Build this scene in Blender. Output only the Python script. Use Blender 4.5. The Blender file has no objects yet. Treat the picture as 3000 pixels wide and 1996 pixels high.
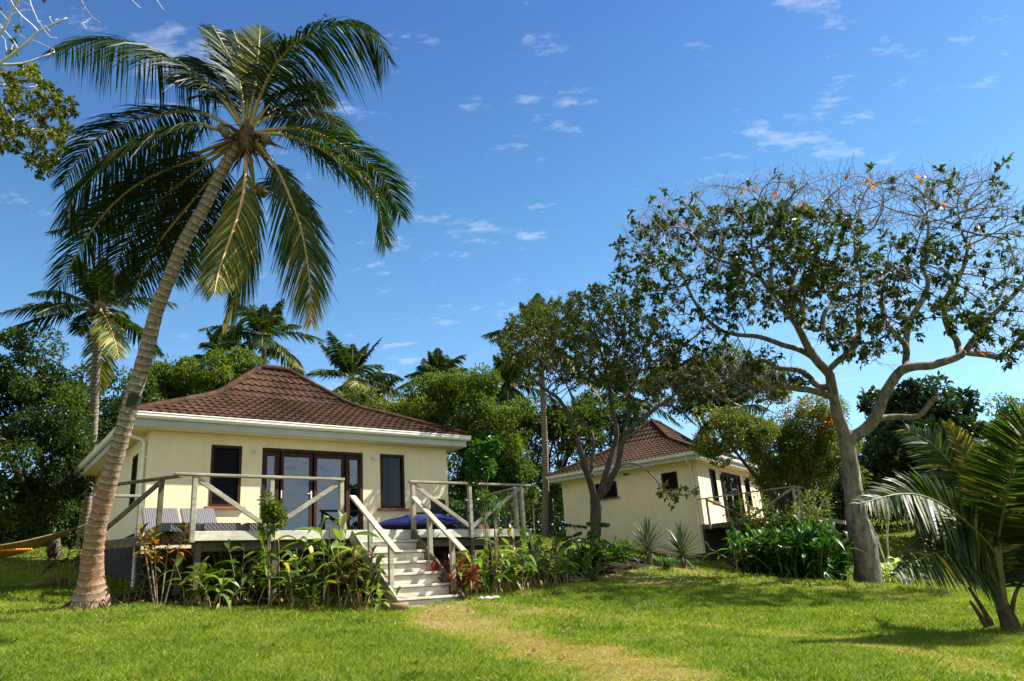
import bpy, math, random
import numpy as np
from mathutils import Matrix, Vector
sc = bpy.context.scene
COL = sc.collection
rng = np.random.default_rng(7)
random.seed(7)
PI = math.pi
# ------------------------------------------------------------------ camera calibration (photo is 3000x1996)
FOC, PITCH, ROLL = 2274.79, 0.32293, -0.073966
CZ = -0.0244                                   # eye height in the world (deck floor is 1.55)
_cp, _sp, _cr, _sr = math.cos(PITCH), math.sin(PITCH), math.cos(ROLL), math.sin(ROLL)
FW = np.array([0, _cp, _sp]); _up = np.array([0, -_sp, _cp]); _rt = np.array([1., 0, 0])
RT = _cr * _rt + _sr * _up; UP = -_sr * _rt + _cr * _up
CAM = np.array([0, 0, CZ])
def at(X, Y, t):
    "world point seen at photo pixel X,Y at depth t metres"
    return CAM + t * (FW + RT * (X - 1500) / FOC + UP * (998 - Y) / FOC)
cam_d = bpy.data.cameras.new('camera'); cam = bpy.data.objects.new('camera', cam_d); COL.objects.link(cam)
cam_d.sensor_width = 36; cam_d.lens = FOC / 3000 * 36; cam_d.clip_end = 3000; cam_d.clip_start = .05
M = Matrix.Identity(4)
for i in range(3):
    M[i][0], M[i][1], M[i][2], M[i][3] = RT[i], UP[i], -FW[i], CAM[i]
cam.matrix_world = M; sc.camera = cam

# ------------------------------------------------------------------ materials
def new_mat(name):
    m = bpy.data.materials.new(name); m.use_nodes = True
    nt = m.node_tree; b = nt.nodes['Principled BSDF']
    return m, nt, b
def lk(nt, a, b): nt.links.new(a, b)
def nd(nt, t, **kw):
    n = nt.nodes.new(t)
    for k, v in kw.items():
        if k in n.inputs.keys(): n.inputs[k].default_value = v
        else: setattr(n, k, v)
    return n
def ramp(nt, fac, stops):
    r = nd(nt, 'ShaderNodeValToRGB'); e = r.color_ramp.elements
    while len(e) < len(stops): e.new(.5)
    for el, (p, c) in zip(e, stops): el.position = p; el.color = (*c, 1)
    if fac is not None: lk(nt, fac, r.inputs['Fac'])
    return r
def noise(nt, scale, detail=4, rough=.6, vec=None, stretch=None):
    n = nd(nt, 'ShaderNodeTexNoise', Scale=scale, Detail=detail, Roughness=rough)
    if vec is None:
        tc = nd(nt, 'ShaderNodeTexCoord'); vec = tc.outputs['Object']
    if stretch:
        mp = nd(nt, 'ShaderNodeMapping'); mp.inputs['Scale'].default_value = stretch; lk(nt, vec, mp.inputs['Vector']); vec = mp.outputs['Vector']
    lk(nt, vec, n.inputs['Vector']); return n
def mixc(nt, fac, a, b, mode='MIX'):
    n = nd(nt, 'ShaderNodeMix'); n.data_type = 'RGBA'; n.blend_type = mode
    for k, v in ((0, fac), (6, a), (7, b)):
        if hasattr(v, 'links'): lk(nt, v, n.inputs[k])
        elif isinstance(v, (int, float)): n.inputs[k].default_value = v
        else: n.inputs[k].default_value = (*v, 1)
    return n.outputs[2]
def bump(nt, b, h, strength=.3, dist=.01):
    bp = nd(nt, 'ShaderNodeBump', Strength=strength, Distance=dist); lk(nt, h, bp.inputs['Height']); lk(nt, bp.outputs['Normal'], b.inputs['Normal'])
def simple(name, c, c2=None, scale=6, rough=.6, spec=.3, bmp=0, stretch=None, detail=5):
    m, nt, b = new_mat(name)
    n = noise(nt, scale, detail, .65, stretch=stretch)
    r = ramp(nt, n.outputs['Fac'], [(.3, c), (.7, c2 or c)])
    lk(nt, r.outputs['Color'], b.inputs['Base Color'])
    b.inputs['Roughness'].default_value = rough; b.inputs['Specular IOR Level'].default_value = spec
    if bmp: bump(nt, b, n.outputs['Fac'], bmp, .02)
    return m
def leaf_mat(name, stops, transl=.35, tcol=(1.5, 1.45, .6), rough=.48, spec=.2):
    m, nt, b = new_mat(name)
    a = nd(nt, 'ShaderNodeAttribute', attribute_name='v')
    r = ramp(nt, a.outputs['Fac'], stops)
    lk(nt, r.outputs['Color'], b.inputs['Base Color'])
    b.inputs['Roughness'].default_value = rough; b.inputs['Specular IOR Level'].default_value = spec
    t = nd(nt, 'ShaderNodeBsdfTranslucent')
    tc = mixc(nt, 1.0, r.outputs['Color'], tcol, 'MULTIPLY'); lk(nt, tc, t.inputs['Color'])
    mx = nd(nt, 'ShaderNodeMixShader'); mx.inputs[0].default_value = transl
    lk(nt, b.outputs[0], mx.inputs[1]); lk(nt, t.outputs[0], mx.inputs[2])
    lk(nt, mx.outputs[0], nt.nodes['Material Output'].inputs['Surface'])
    return m

MAT = {}
m, nt, b = new_mat('painted_wall')
n1 = noise(nt, 1.3, 6, .7); n2 = noise(nt, 60, 3, .6)
r = ramp(nt, n1.outputs['Fac'], [(.25, (.67, .55, .325)), (.6, (.73, .605, .365)), (.85, (.76, .64, .395))])
n4 = noise(nt, 5, 6, .7, stretch=(1.4, 1.4, .10)); s4 = ramp(nt, n4.outputs['Fac'], [(.34, (.95, .945, .93)), (.56, (1, 1, 1))]); cw = mixc(nt, 1.0, r.outputs['Color'], s4.outputs['Color'], 'MULTIPLY')
lk(nt, cw, b.inputs['Base Color']); b.inputs['Roughness'].default_value = .75; bump(nt, b, n2.outputs['Fac'], .12, .01)
MAT['wall'] = m
m, nt, b = new_mat('roof_tile')
n1 = noise(nt, 1.1, 6, .7); n2 = noise(nt, 45, 4, .7); n3 = noise(nt, 7, 4, .6)
r = ramp(nt, n3.outputs['Fac'], [(.25, (.042, .020, .0105)), (.55, (.066, .033, .018)), (.8, (.102, .056, .033))])
st = ramp(nt, n1.outputs['Fac'], [(.44, (1, 1, 1)), (.66, (.45, .5, .5))])
cc = mixc(nt, 1.0, r.outputs['Color'], st.outputs['Color'], 'MULTIPLY')
g = ramp(nt, n2.outputs['Fac'], [(.3, (.7, .7, .7)), (.75, (1.2, 1.2, 1.2))])
cc = mixc(nt, 1.0, cc, g.outputs['Color'], 'MULTIPLY')
vo = nd(nt, 'ShaderNodeTexVoronoi', Scale=3.3); tc_ = nd(nt, 'ShaderNodeTexCoord'); lk(nt, tc_.outputs['Object'], vo.inputs['Vector']); vg = ramp(nt, vo.outputs['Color'], [(0, (.78, .76, .74)), (1, (1.22, 1.2, 1.18))]); cc = mixc(nt, 1.0, cc, vg.outputs['Color'], 'MULTIPLY')
lk(nt, cc, b.inputs['Base Color']); b.inputs['Roughness'].default_value = .9; b.inputs['Specular IOR Level'].default_value = .1; bump(nt, b, n2.outputs['Fac'], .35, .01)
MAT['roof'] = m
MAT['white'] = simple('white_gutter_paint', (.74, .72, .60), (.60, .575, .46), 5, .4, .4)
MAT['fascia'] = simple('grey_fascia_paint', (.44, .435, .38), (.36, .355, .30), 3, .6, .3)
MAT['soffit'] = simple('cream_soffit_paint', (.74, .66, .43), (.68, .60, .38), 2, .7)
MAT['frame'] = simple('dark_stained_timber', (.022, .009, .005), (.060, .024, .013), 9, .6, .12, .2, (1, 1, .12))
MAT['sill'] = simple('red_brown_sill_timber', (.20, .065, .035), (.30, .10, .055), 8, .5)
MAT['metal'] = simple('brushed_metal', (.55, .55, .55), (.65, .65, .65), 20, .3, .5)
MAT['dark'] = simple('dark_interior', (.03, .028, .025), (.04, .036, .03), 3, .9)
MAT['curtain'] = simple('white_curtain_cloth', (.82, .82, .80), (.72, .73, .74), 14, .9, .1, 0, (1, 1, .05))
MAT['lace'] = simple('grey_green_curtain_cloth', (.24, .26, .23), (.42, .44, .38), 10, .9, .1, 0, (1, 1, .1))
def wood(name, c1, c2, c3):
    m, nt, b = new_mat(name)
    tc = nd(nt, 'ShaderNodeTexCoord')
    oi = nd(nt, 'ShaderNodeObjectInfo')
    n1 = noise(nt, 14, 5, .7, stretch=(.25, 1.2, 1.2)); n2 = noise(nt, 2.2, 4, .6)
    r = ramp(nt, n1.outputs['Fac'], [(.28, c1), (.5, c2), (.75, c3)])
    st = ramp(nt, n2.outputs['Fac'], [(.35, (.72, .72, .70)), (.65, (1.08, 1.08, 1.06))])
    cc = mixc(nt, 1.0, r.outputs['Color'], st.outputs['Color'], 'MULTIPLY')
    lk(nt, cc, b.inputs['Base Color']); b.inputs['Roughness'].default_value = .75; b.inputs['Specular IOR Level'].default_value = .2
    bump(nt, b, n1.outputs['Fac'], .25, .01); return m
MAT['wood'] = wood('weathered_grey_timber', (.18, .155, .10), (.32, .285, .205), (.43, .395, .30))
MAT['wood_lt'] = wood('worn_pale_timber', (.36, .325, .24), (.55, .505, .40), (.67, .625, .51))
MAT['wood_dk'] = wood('shade_toned_old_timber', (.06, .05, .03), (.115, .095, .06), (.17, .145, .095))  # darker copy of the timber with under-deck shade put into the colour
m, nt, b = new_mat('window_glass')
fr = nd(nt, 'ShaderNodeFresnel', IOR=1.85); gl = nd(nt, 'ShaderNodeBsdfGlossy', Roughness=.01); gl.inputs['Color'].default_value = (.95, .97, 1, 1)
tr = nd(nt, 'ShaderNodeBsdfTransparent'); tr.inputs['Color'].default_value = (.55, .58, .58, 1)
mx = nd(nt, 'ShaderNodeMixShader'); lk(nt, fr.outputs[0], mx.inputs[0]); lk(nt, tr.outputs[0], mx.inputs[1]); lk(nt, gl.outputs[0], mx.inputs[2])
lk(nt, mx.outputs[0], nt.nodes['Material Output'].inputs['Surface']); nt.nodes.remove(b)
MAT['glass'] = m
MAT['glass_dim'] = m.copy(); MAT['glass_dim'].name = 'dim_window_glass'
MAT['glass_dim'].node_tree.nodes['Fresnel'].inputs['IOR'].default_value = 1.28
m, nt, b = new_mat('louvre_glass'); b.inputs['Base Color'].default_value = (.004, .004, .005, 1); b.inputs['Roughness'].default_value = .35; b.inputs['Specular IOR Level'].default_value = .05
MAT['louvre'] = m
m, nt, b = new_mat('rattan_weave')
w = nd(nt, 'ShaderNodeTexWave', Scale=8, Distortion=.6); w.bands_direction = 'DIAGONAL'
w2 = nd(nt, 'ShaderNodeTexWave', Scale=8, Distortion=.4); w2.bands_direction = 'X'
tc = nd(nt, 'ShaderNodeTexCoord'); lk(nt, tc.outputs['Object'], w.inputs['Vector']); lk(nt, tc.outputs['Object'], w2.inputs['Vector'])
mm = mixc(nt, .5, w.outputs['Color'], w2.outputs['Color'])
r = ramp(nt, mm, [(.3, (.030, .026, .027)), (.6, (.105, .092, .094))]); lk(nt, r.outputs['Color'], b.inputs['Base Color']); b.inputs['Roughness'].default_value = .5
bump(nt, b, mm, .5, .01); MAT['rattan'] = m
MAT['black'] = simple('black_rattan', (.010, .010, .012), (.022, .021, .022), 40, .5, .3, .3)
m, nt, b = new_mat('blue_vinyl')
n1 = noise(nt, 3, 3, .5); r = ramp(nt, n1.outputs['Fac'], [(.3, (.008, .010, .075)), (.7, (.014, .018, .12))])
lk(nt, r.outputs['Color'], b.inputs['Base Color']); b.inputs['Roughness'].default_value = .13; b.inputs['Specular IOR Level'].default_value = .6
bump(nt, b, n1.outputs['Fac'], .5, .06); MAT['blue'] = m
MAT['bark_grey'] = simple('pale_grey_bark', (.045, .037, .028), (.27, .235, .19), 7, .85, .15, .5, (1, 1, .35))
MAT['bark_twig'] = simple('twig_bark', (.075, .060, .048), (.25, .215, .175), 5, .85, .15)
MAT['bark_brown'] = simple('brown_bark', (.045, .034, .025), (.12, .095, .07), 8, .9, .15, .5, (1, 1, .35))
MAT['bark_pale'] = simple('bleached_bark', (.42, .36, .28), (.62, .56, .46), 7, .8, .15, .2)
MAT['terracotta'] = simple('brown_fired_clay', (.13, .065, .035), (.30, .17, .09), 5, .75, .2, .3)
MAT['stone'] = simple('pale_coral_stone', (.26, .25, .22), (.42, .41, .37), 9, .9, .1, .6)
MAT['concrete'] = simple('shade_toned_concrete', (.022, .020, .017), (.045, .041, .036), 4, .9)  # near-black concrete, the shade below the deck is put into its colour
MAT['hammock'] = simple('ochre_canvas', (.16, .115, .035), (.27, .20, .07), 6, .85, .1, .2, (.3, 3, 3))
MAT['rope'] = simple('orange_rope', (.62, .16, .02), (.75, .26, .04), 30, .8, .1, .3)
MAT['plastic'] = simple('white_plastic', (.74, .74, .72), (.80, .80, .78), 4, .35, .5)
MAT['coconut'] = simple('green_brown_coconut', (.05, .05, .012), (.14, .10, .03), 6, .5, .3)
MAT['moss'] = simple('mossy_wood', (.08, .085, .02), (.20, .17, .06), 9, .9, .1, .5)
MAT['sheath'] = simple('dark_leaf_sheath', (.035, .026, .014), (.11, .085, .045), 16, .9, .1, .5, (1, 1, .2))
MAT['husk'] = simple('brown_palm_fibre', (.05, .028, .016), (.17, .10, .055), 14, .9, .1, .5)
# palm trunk: 'v' carries metres along the trunk
m, nt, b = new_mat('palm_trunk_bark')
a = nd(nt, 'ShaderNodeAttribute', attribute_name='v')
n1 = noise(nt, 5, 5, .65); n2 = noise(nt, 22, 4, .7); n3 = noise(nt, 5.5, 8, .8, stretch=(1, 1, 1.6))
mt = nd(nt, 'ShaderNodeMath', operation='MULTIPLY_ADD'); lk(nt, a.outputs['Fac'], mt.inputs[0]); mt.inputs[1].default_value = 8.5
lk(nt, n1.outputs['Fac'], mt.inputs[2])
fr = nd(nt, 'ShaderNodeMath', operation='FRACT'); lk(nt, mt.outputs[0], fr.inputs[0])
ring = ramp(nt, fr.outputs[0], [(0, (.05, .038, .026)), (.07, (.13, .10, .07)), (.14, (.42, .345, .245)), (.30, (.33, .27, .19)), (.7, (.235, .19, .135)), (1, (.16, .125, .088))])
gr = ramp(nt, n2.outputs['Fac'], [(.3, (.45, .45, .45)), (.7, (1.3, 1.3, 1.3))])
cc = mixc(nt, 1.0, ring.outputs['Color'], gr.outputs['Color'], 'MULTIPLY')
hm = nd(nt, 'ShaderNodeMapRange'); lk(nt, a.outputs['Fac'], hm.inputs['Value'])
for k, v in (('From Min', 1.7), ('From Max', 3.3), ('To Min', 1.0), ('To Max', 0.0)): hm.inputs[k].default_value = v
lo = nd(nt, 'ShaderNodeMapRange'); lk(nt, a.outputs['Fac'], lo.inputs['Value'])
for k, v in (('From Min', .15), ('From Max', .7), ('To Min', 0.0), ('To Max', 1.0)): lo.inputs[k].default_value = v
lm = ramp(nt, n3.outputs['Fac'], [(.40, (.12, .12, .12)), (.62, (.72, .72, .72))])
mA = nd(nt, 'ShaderNodeMath', operation='MULTIPLY'); lk(nt, hm.outputs[0], mA.inputs[0]); lk(nt, lo.outputs[0], mA.inputs[1])
mB = nd(nt, 'ShaderNodeMath', operation='MULTIPLY'); lk(nt, mA.outputs[0], mB.inputs[0]); lk(nt, lm.outputs['Color'], mB.inputs[1])
cc = mixc(nt, mB.outputs[0], cc, (.34, .125, .034))
lk(nt, cc, b.inputs['Base Color']); b.inputs['Roughness'].default_value = .9; b.inputs['Specular IOR Level'].default_value = .1
bump(nt, b, n2.outputs['Fac'], .9, .03); MAT['palm_bark'] = m
mp_ = m.copy(); mp_.name = 'plain_palm_trunk_bark'; [setattr(n_.inputs['To Min'], 'default_value', 0.0) for n_ in mp_.node_tree.nodes if n_.type == 'MAP_RANGE' and n_.inputs['From Max'].default_value > 3]; MAT['palm_bark_plain'] = mp_
# leaves
G = leaf_mat
MAT['lf_dense'] = G('dense_tree_leaf', [(0, (.010, .026, .004)), (.5, (.034, .066, .008)), (1, (.105, .145, .016))])
MAT['lf_olive'] = G('olive_tree_leaf', [(0, (.018, .032, .005)), (.5, (.060, .084, .009)), (1, (.18, .185, .020))])
MAT['lf_bright'] = G('bright_tree_leaf', [(0, (.018, .042, .005)), (.5, (.060, .105, .010)), (1, (.17, .215, .022))])
MAT['lf_dark'] = G('dark_tree_leaf', [(0, (.008, .024, .005)), (.6, (.022, .052, .010)), (1, (.050, .095, .018))], .2, rough=.4, spec=.35)
MAT['lf_almond'] = G('almond_tree_leaf', [(0, (.009, .022, .004)), (.45, (.030, .058, .008)), (.86, (.10, .125, .014)), (.95, (.20, .16, .02)), (1, (.40, .05, .022))], .35, rough=.5, spec=.3)
MAT['lf_flush'] = G('orange_flush_leaf', [(0, (.030, .050, .008)), (.5, (.080, .120, .015)), (.85, (.16, .18, .022)), (.92, (.26, .12, .02)), (1, (.42, .09, .03))])
MAT['lf_frond'] = G('palm_frond_leaf', [(0, (.006, .018, .003)), (.45, (.024, .052, .007)), (.7, (.085, .110, .012)), (.85, (.34, .24, .03)), (1, (.45, .23, .05))], .30, rough=.5, spec=.2)
MAT['rachis'] = simple('palm_rachis', (.20, .17, .04), (.34, .26, .07), 8, .45, .4)
MAT['rachis_g'] = simple('green_palm_rachis', (.075, .085, .022), (.16, .16, .045), 8, .5, .3)
MAT['rachis_o'] = simple('old_palm_rachis', (.46, .24, .05), (.50, .33, .12), 8, .5, .4)
MAT['lf_ginger'] = G('ginger_leaf', [(0, (.020, .055, .007)), (.5, (.075, .140, .014)), (.85, (.18, .255, .024)), (1, (.40, .31, .10))], .38, rough=.42, spec=.3)
MAT['lf_deep'] = G('deep_green_leaf', [(0, (.009, .034, .004)), (.6, (.028, .088, .008)), (1, (.085, .175, .018))], .35, rough=.42, spec=.25)
MAT['lf_croton'] = G('croton_leaf', [(0, (.030, .016, .012)), (.3, (.075, .025, .018)), (.55, (.060, .090, .015)), (.75, (.38, .22, .025)), (.9, (.32, .05, .018)), (1, (.14, .22, .03))], .3, rough=.35, spec=.4)
MAT['lf_red'] = G('red_cordyline_leaf', [(0, (.060, .010, .012)), (.5, (.15, .016, .014)), (.85, (.30, .036, .022)), (1, (.40, .17, .035))], .35, rough=.35, spec=.4)
MAT['lf_agave'] = G('agave_leaf', [(0, (.030, .055, .030)), (.6, (.070, .105, .062)), (1, (.20, .25, .17))], .12, rough=.4, spec=.4)
MAT['lf_pale'] = G('variegated_leaf', [(0, (.13, .24, .06)), (.5, (.38, .46, .18)), (1, (.66, .68, .42))], .35, rough=.4)
MAT['lf_dry'] = G('dry_leaf', [(0, (.14, .075, .035)), (1, (.36, .23, .10))], .2, rough=.8, spec=.1)
MAT['stem'] = simple('brown_plant_stem', (.13, .085, .04), (.27, .20, .09), 14, .7)
MAT['stem_g'] = simple('green_plant_stem', (.10, .15, .035), (.20, .23, .07), 10, .6)
MAT['flower'] = simple('red_flower', (.55, .03, .02), (.62, .06, .03), 10, .5)
MAT['grass'] = G('grass_blade', [(0, (.060, .125, .008)), (.35, (.150, .235, .014)), (.6, (.255, .310, .028)), (.78, (.33, .28, .080)), (1, (.43, .325, .155))], .4, tcol=(1.3, 1.3, .6), rough=.5, spec=.25)
m, nt, b = new_mat('lawn_soil')
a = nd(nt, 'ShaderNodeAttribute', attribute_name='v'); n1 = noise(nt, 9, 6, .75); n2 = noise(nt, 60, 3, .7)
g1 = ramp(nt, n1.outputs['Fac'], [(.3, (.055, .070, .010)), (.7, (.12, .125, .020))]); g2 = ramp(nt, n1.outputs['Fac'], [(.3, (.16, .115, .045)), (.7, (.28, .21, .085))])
g3 = ramp(nt, n1.outputs['Fac'], [(.3, (.012, .008, .005)), (.7, (.032, .021, .012))])  # bed soil near black, deck shade painted into it
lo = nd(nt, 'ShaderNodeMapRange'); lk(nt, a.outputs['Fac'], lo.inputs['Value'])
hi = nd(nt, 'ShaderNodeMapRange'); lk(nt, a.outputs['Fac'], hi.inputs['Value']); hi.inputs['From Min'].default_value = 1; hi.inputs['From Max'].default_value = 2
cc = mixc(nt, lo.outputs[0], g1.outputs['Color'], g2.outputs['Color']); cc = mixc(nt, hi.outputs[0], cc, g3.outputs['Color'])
lk(nt, cc, b.inputs['Base Color']); b.inputs['Roughness'].default_value = .95; b.inputs['Specular IOR Level'].default_value = .05
bump(nt, b, n2.outputs['Fac'], .6, .03); MAT['lawn'] = m

# ------------------------------------------------------------------ mesh builder
class MB:
    def __init__(s): s.V = []; s.F = []; s.A = []; s.n = 0
    def add(s, V, F, mat=0, smooth=False, v=None):
        V = np.asarray(V, float).reshape(-1, 3); F = np.asarray(F, np.int64)
        s.V.append(V); s.F.append((F + s.n, mat, smooth))
        s.A.append(np.full(len(V), 0.5) if v is None else np.broadcast_to(np.asarray(v, float), (len(V),)))
        s.n += len(V)
    def box(s, lo, hi, mat=0, v=None):
        x0, y0, z0 = lo; x1, y1, z1 = hi
        V = [(x0, y0, z0), (x1, y0, z0), (x1, y1, z0), (x0, y1, z0), (x0, y0, z1), (x1, y0, z1), (x1, y1, z1), (x0, y1, z1)]
        s.add(V, [(0, 3, 2, 1), (4, 5, 6, 7), (0, 1, 5, 4), (1, 2, 6, 5), (2, 3, 7, 6), (3, 0, 4, 7)], mat, False, v)
    def beam(s, p, q, w, h, up=(0, 0, 1), mat=0, bev=.006):
        "bar from p to q, w across, h along up, softened edges"
        p = np.array(p, float); q = np.array(q, float); d = q - p; L = np.linalg.norm(d); d /= L
        up = np.array(up, float); sd = np.cross(d, up); sd /= np.linalg.norm(sd); u = np.cross(sd, d)
        b = min(bev, w * .3, h * .3); a, c = w / 2, h / 2
        prof = [(-a + b, -c), (a - b, -c), (a, -c + b), (a, c - b), (a - b, c), (-a + b, c), (-a, c - b), (-a, -c + b)]
        V = [o + sd * x + u * y for o in (p, q) for x, y in prof]
        F = [(i, (i + 1) % 8, 8 + (i + 1) % 8, 8 + i) for i in range(8)]
        s.add(V, F, mat); s.add(V[:8], [tuple(range(7, -1, -1))], mat); s.add(V[8:], [tuple(range(8))], mat)
    def tube(s, P, R, k=8, mat=0, v=None, cap=True, smooth=True):
        P = np.asarray(P, float); n = len(P); R = np.broadcast_to(np.asarray(R, float), (n,)) if np.ndim(R) < 2 else np.asarray(R)
        T = np.gradient(P, axis=0); T /= np.linalg.norm(T, axis=1)[:, None] + 1e-9
        a = np.array([1., 0, 0]) if abs(T[0][0]) < .8 else np.array([0, 1., 0])
        N = np.zeros_like(P); x = a - T[0] * (a @ T[0]); x /= np.linalg.norm(x); N[0] = x
        for i in range(1, n):
            x = N[i - 1] - T[i] * (N[i - 1] @ T[i]); N[i] = x / (np.linalg.norm(x) + 1e-9)
        B = np.cross(T, N); th = np.arange(k) * 2 * PI / k
        Rr = R[:, None] * np.ones(k) if R.ndim == 1 else R
        V = P[:, None] + Rr[..., None] * (np.cos(th)[None, :, None] * N[:, None] + np.sin(th)[None, :, None] * B[:, None])
        i = np.arange(n - 1)[:, None] * k; j = np.arange(k)[None]; j2 = (j + 1) % k
        F = np.stack([i + j, i + j2, i + k + j2, i + k + j], -1).reshape(-1, 4)
        vv = None if v is None else np.repeat(np.broadcast_to(np.asarray(v, float), (n,)), k)
        s.add(V.reshape(-1, 3), F, mat, smooth, vv)
        if cap and k > 3:
            s.add(V[-1], [tuple(range(k))], mat, False, None if v is None else vv[-k:])
            s.add(V[0], [tuple(range(k - 1, -1, -1))], mat, False, None if v is None else vv[:k])
    def leaves(s, P, D, N, L, W, v, mat=0):
        "diamond leaves folded along the midrib"
        P = np.asarray(P); n = len(P)
        D = D / (np.linalg.norm(D, axis=1)[:, None] + 1e-9); S = np.cross(D, N); S /= np.linalg.norm(S, axis=1)[:, None] + 1e-9; U = np.cross(S, D)
        L = np.broadcast_to(L, (n,))[:, None]; W = np.broadcast_to(W, (n,))[:, None]
        mid = P + D * L * .45
        V = np.stack([P, mid + S * W * .5 + U * W * .18, P + D * L - U * L * .12, mid - S * W * .5 + U * W * .18], 1).reshape(-1, 3)
        i = np.arange(n)[:, None] * 4
        F = np.concatenate([i + [0, 1, 2], i + [0, 2, 3]], 1).reshape(-1, 3)
        s.add(V, F, mat, False, np.repeat(np.clip(v, 0, 1), 4))
    def blade(s, P, Wd, N, fold=.25, v=.5, mat=0):
        "long leaf: path P (k,3), widths, face normal N, V-folded"
        P = np.asarray(P, float); k = len(P); T = np.gradient(P, axis=0); T /= np.linalg.norm(T, axis=1)[:, None] + 1e-9
        S = np.cross(T, N); S /= np.linalg.norm(S, axis=1)[:, None] + 1e-9; U = np.cross(S, T); Wd = np.asarray(Wd)[:, None] / 2
        V = np.stack([P - S * Wd + U * Wd * fold, P, P + S * Wd + U * Wd * fold], 1).reshape(-1, 3)
        i = np.arange(k - 1)[:, None] * 3
        F = np.concatenate([i + [0, 1, 4, 3], i + [1, 2, 5, 4]], 1).reshape(-1, 4)
        s.add(V, F, mat, True, v)
    def grid(s, V, mat=0, smooth=True, v=None):
        V = np.asarray(V); a, b_ = V.shape[:2]; i = (np.arange(a - 1)[:, None] * b_ + np.arange(b_ - 1)[None])[..., None]
        F = (i + np.array([0, 1, b_ + 1, b_])).reshape(-1, 4)
        s.add(V.reshape(-1, 3), F, mat, smooth, None if v is None else np.asarray(v).reshape(-1))
    def build(s, name, mats, parent=None, loc=None):
        me = bpy.data.meshes.new(name); V = np.concatenate(s.V)
        me.vertices.add(len(V)); me.vertices.foreach_set('co', V.astype(np.float32).ravel())
        nl = sum(f.size for f, _, _ in s.F); npol = sum(len(f) for f, _, _ in s.F)
        me.loops.add(nl); me.polygons.add(npol)
        me.loops.foreach_set('vertex_index', np.concatenate([f.ravel() for f, _, _ in s.F]).astype(np.int32))
        tot = np.concatenate([np.full(len(f), f.shape[1]) for f, _, _ in s.F]); st = np.concatenate([[0], np.cumsum(tot)[:-1]])
        me.polygons.foreach_set('loop_start', st.astype(np.int32))
        me.polygons.foreach_set('material_index', np.concatenate([np.full(len(f), m_) for f, m_, _ in s.F]).astype(np.int32))
        me.polygons.foreach_set('use_smooth', np.concatenate([np.full(len(f), sm) for f, _, sm in s.F]).astype(bool))
        at_ = me.attributes.new('v', 'FLOAT', 'POINT'); at_.data.foreach_set('value', np.concatenate(s.A).astype(np.float32))
        me.update(calc_edges=True); me.validate()
        for m_ in (mats if isinstance(mats, (list, tuple)) else [mats]): me.materials.append(MAT[m_] if isinstance(m_, str) else m_)
        o = bpy.data.objects.new(name, me); COL.objects.link(o)
        if parent is not None: o.parent = parent
        if loc is not None: o.location = loc
        return o
def tag(o, label=None, cat=None, group=None, kind=None):
    for k, v in (('label', label), ('category', cat), ('group', group), ('kind', kind)):
        if v: o[k] = v
    return o
def thing(name, label, cat, loc=(0, 0, 0), rz=0, group=None, sc_=None):
    o = bpy.data.objects.new(name, None); o.empty_display_size = .2; COL.objects.link(o); o.location = loc; o.rotation_euler = (0, 0, rz)
    if sc_: o.scale = (sc_, sc_, sc_)
    return tag(o, label, cat, group)
def copy_tree(o, parent=None):
    c = o.copy(); COL.objects.link(c)
    if parent is not None: c.parent = parent
    for ch in list(o.children): copy_tree(ch, c)
    return c
def unit(a): a = np.asarray(a, float); return a / (np.linalg.norm(a, axis=-1, keepdims=True) + 1e-9)
def rnd(n): return unit(rng.normal(size=(n, 3)))

# ------------------------------------------------------------------ terrain
gp = [at(*p) for p in ((0, 1996, 7.5), (1500, 1996, 7.6), (3000, 1996, 6.5), (265, 1783, 12.6), (50, 1622, 22), (120, 1712, 16), (560, 1770, 13.3), (800, 1771, 13.9), (1100, 1773, 14.4), (1320, 1760, 14.6),
     (1553, 1578, 24), (1700, 1690, 20), (2000, 1668, 24), (2560, 1712, 22.6), (2935, 1850, 11.3), (2640, 1612, 30), (2058, 1640, 30), (1637, 1578, 34), (1500, 1715, 16.5), (2200, 1690, 20.5))]
gp += [np.array(p) for p in ((0, 0, -1.62), (-9, 1, -1.3), (9, 1, -1.75), (0, -10, -2.5), (-18, -10, -2.2), (18, -10, -2.6), (-4.5, 19, .9), (-8, 22, 1.5), (-2, 24, 1.7), (10, 38, 2.5), (-35, 45, 3.4), (0, 60, 3.6), (40, 60, 3.2), (45, 20, 1), (-40, 20, 2.5), (24, 20, .3))]
gp = np.array(gp)
def _U(r2): return np.where(r2 > 1e-9, r2 * np.log(r2 + 1e-12), 0)
_n = len(gp); _K = _U(((gp[:, None, :2] - gp[None, :, :2]) ** 2).sum(-1)) + np.eye(_n) * 4.0
_Pm = np.c_[np.ones(_n), gp[:, :2]]
_w = np.linalg.solve(np.block([[_K, _Pm], [_Pm.T, np.zeros((3, 3))]]), np.r_[gp[:, 2], 0, 0, 0])
def H(x, y):
    x = np.asarray(x, float); y = np.asarray(y, float); sh = x.shape; xf = x.ravel(); yf = y.ravel()
    xc = np.clip(xf, -45, 45); yc = np.clip(yf, -12, 62); out = np.empty(len(xf))
    for i in range(0, len(xf), 20000):
        a, b_ = xc[i:i + 20000], yc[i:i + 20000]
        r2 = (a[:, None] - gp[None, :, 0]) ** 2 + (b_[:, None] - gp[None, :, 1]) ** 2
        out[i:i + 20000] = _U(r2) @ _w[:_n] + _w[_n] + _w[_n + 1] * a + _w[_n + 2] * b_
    out += .02 * np.sin(xf * 2.1 + yf * .7) * np.sin(yf * 1.7 - xf * .6)
    return np.clip(out, -3, 5).reshape(sh)
def hz(p): return float(H(np.array([p[0]]), np.array([p[1]]))[0])
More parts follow.
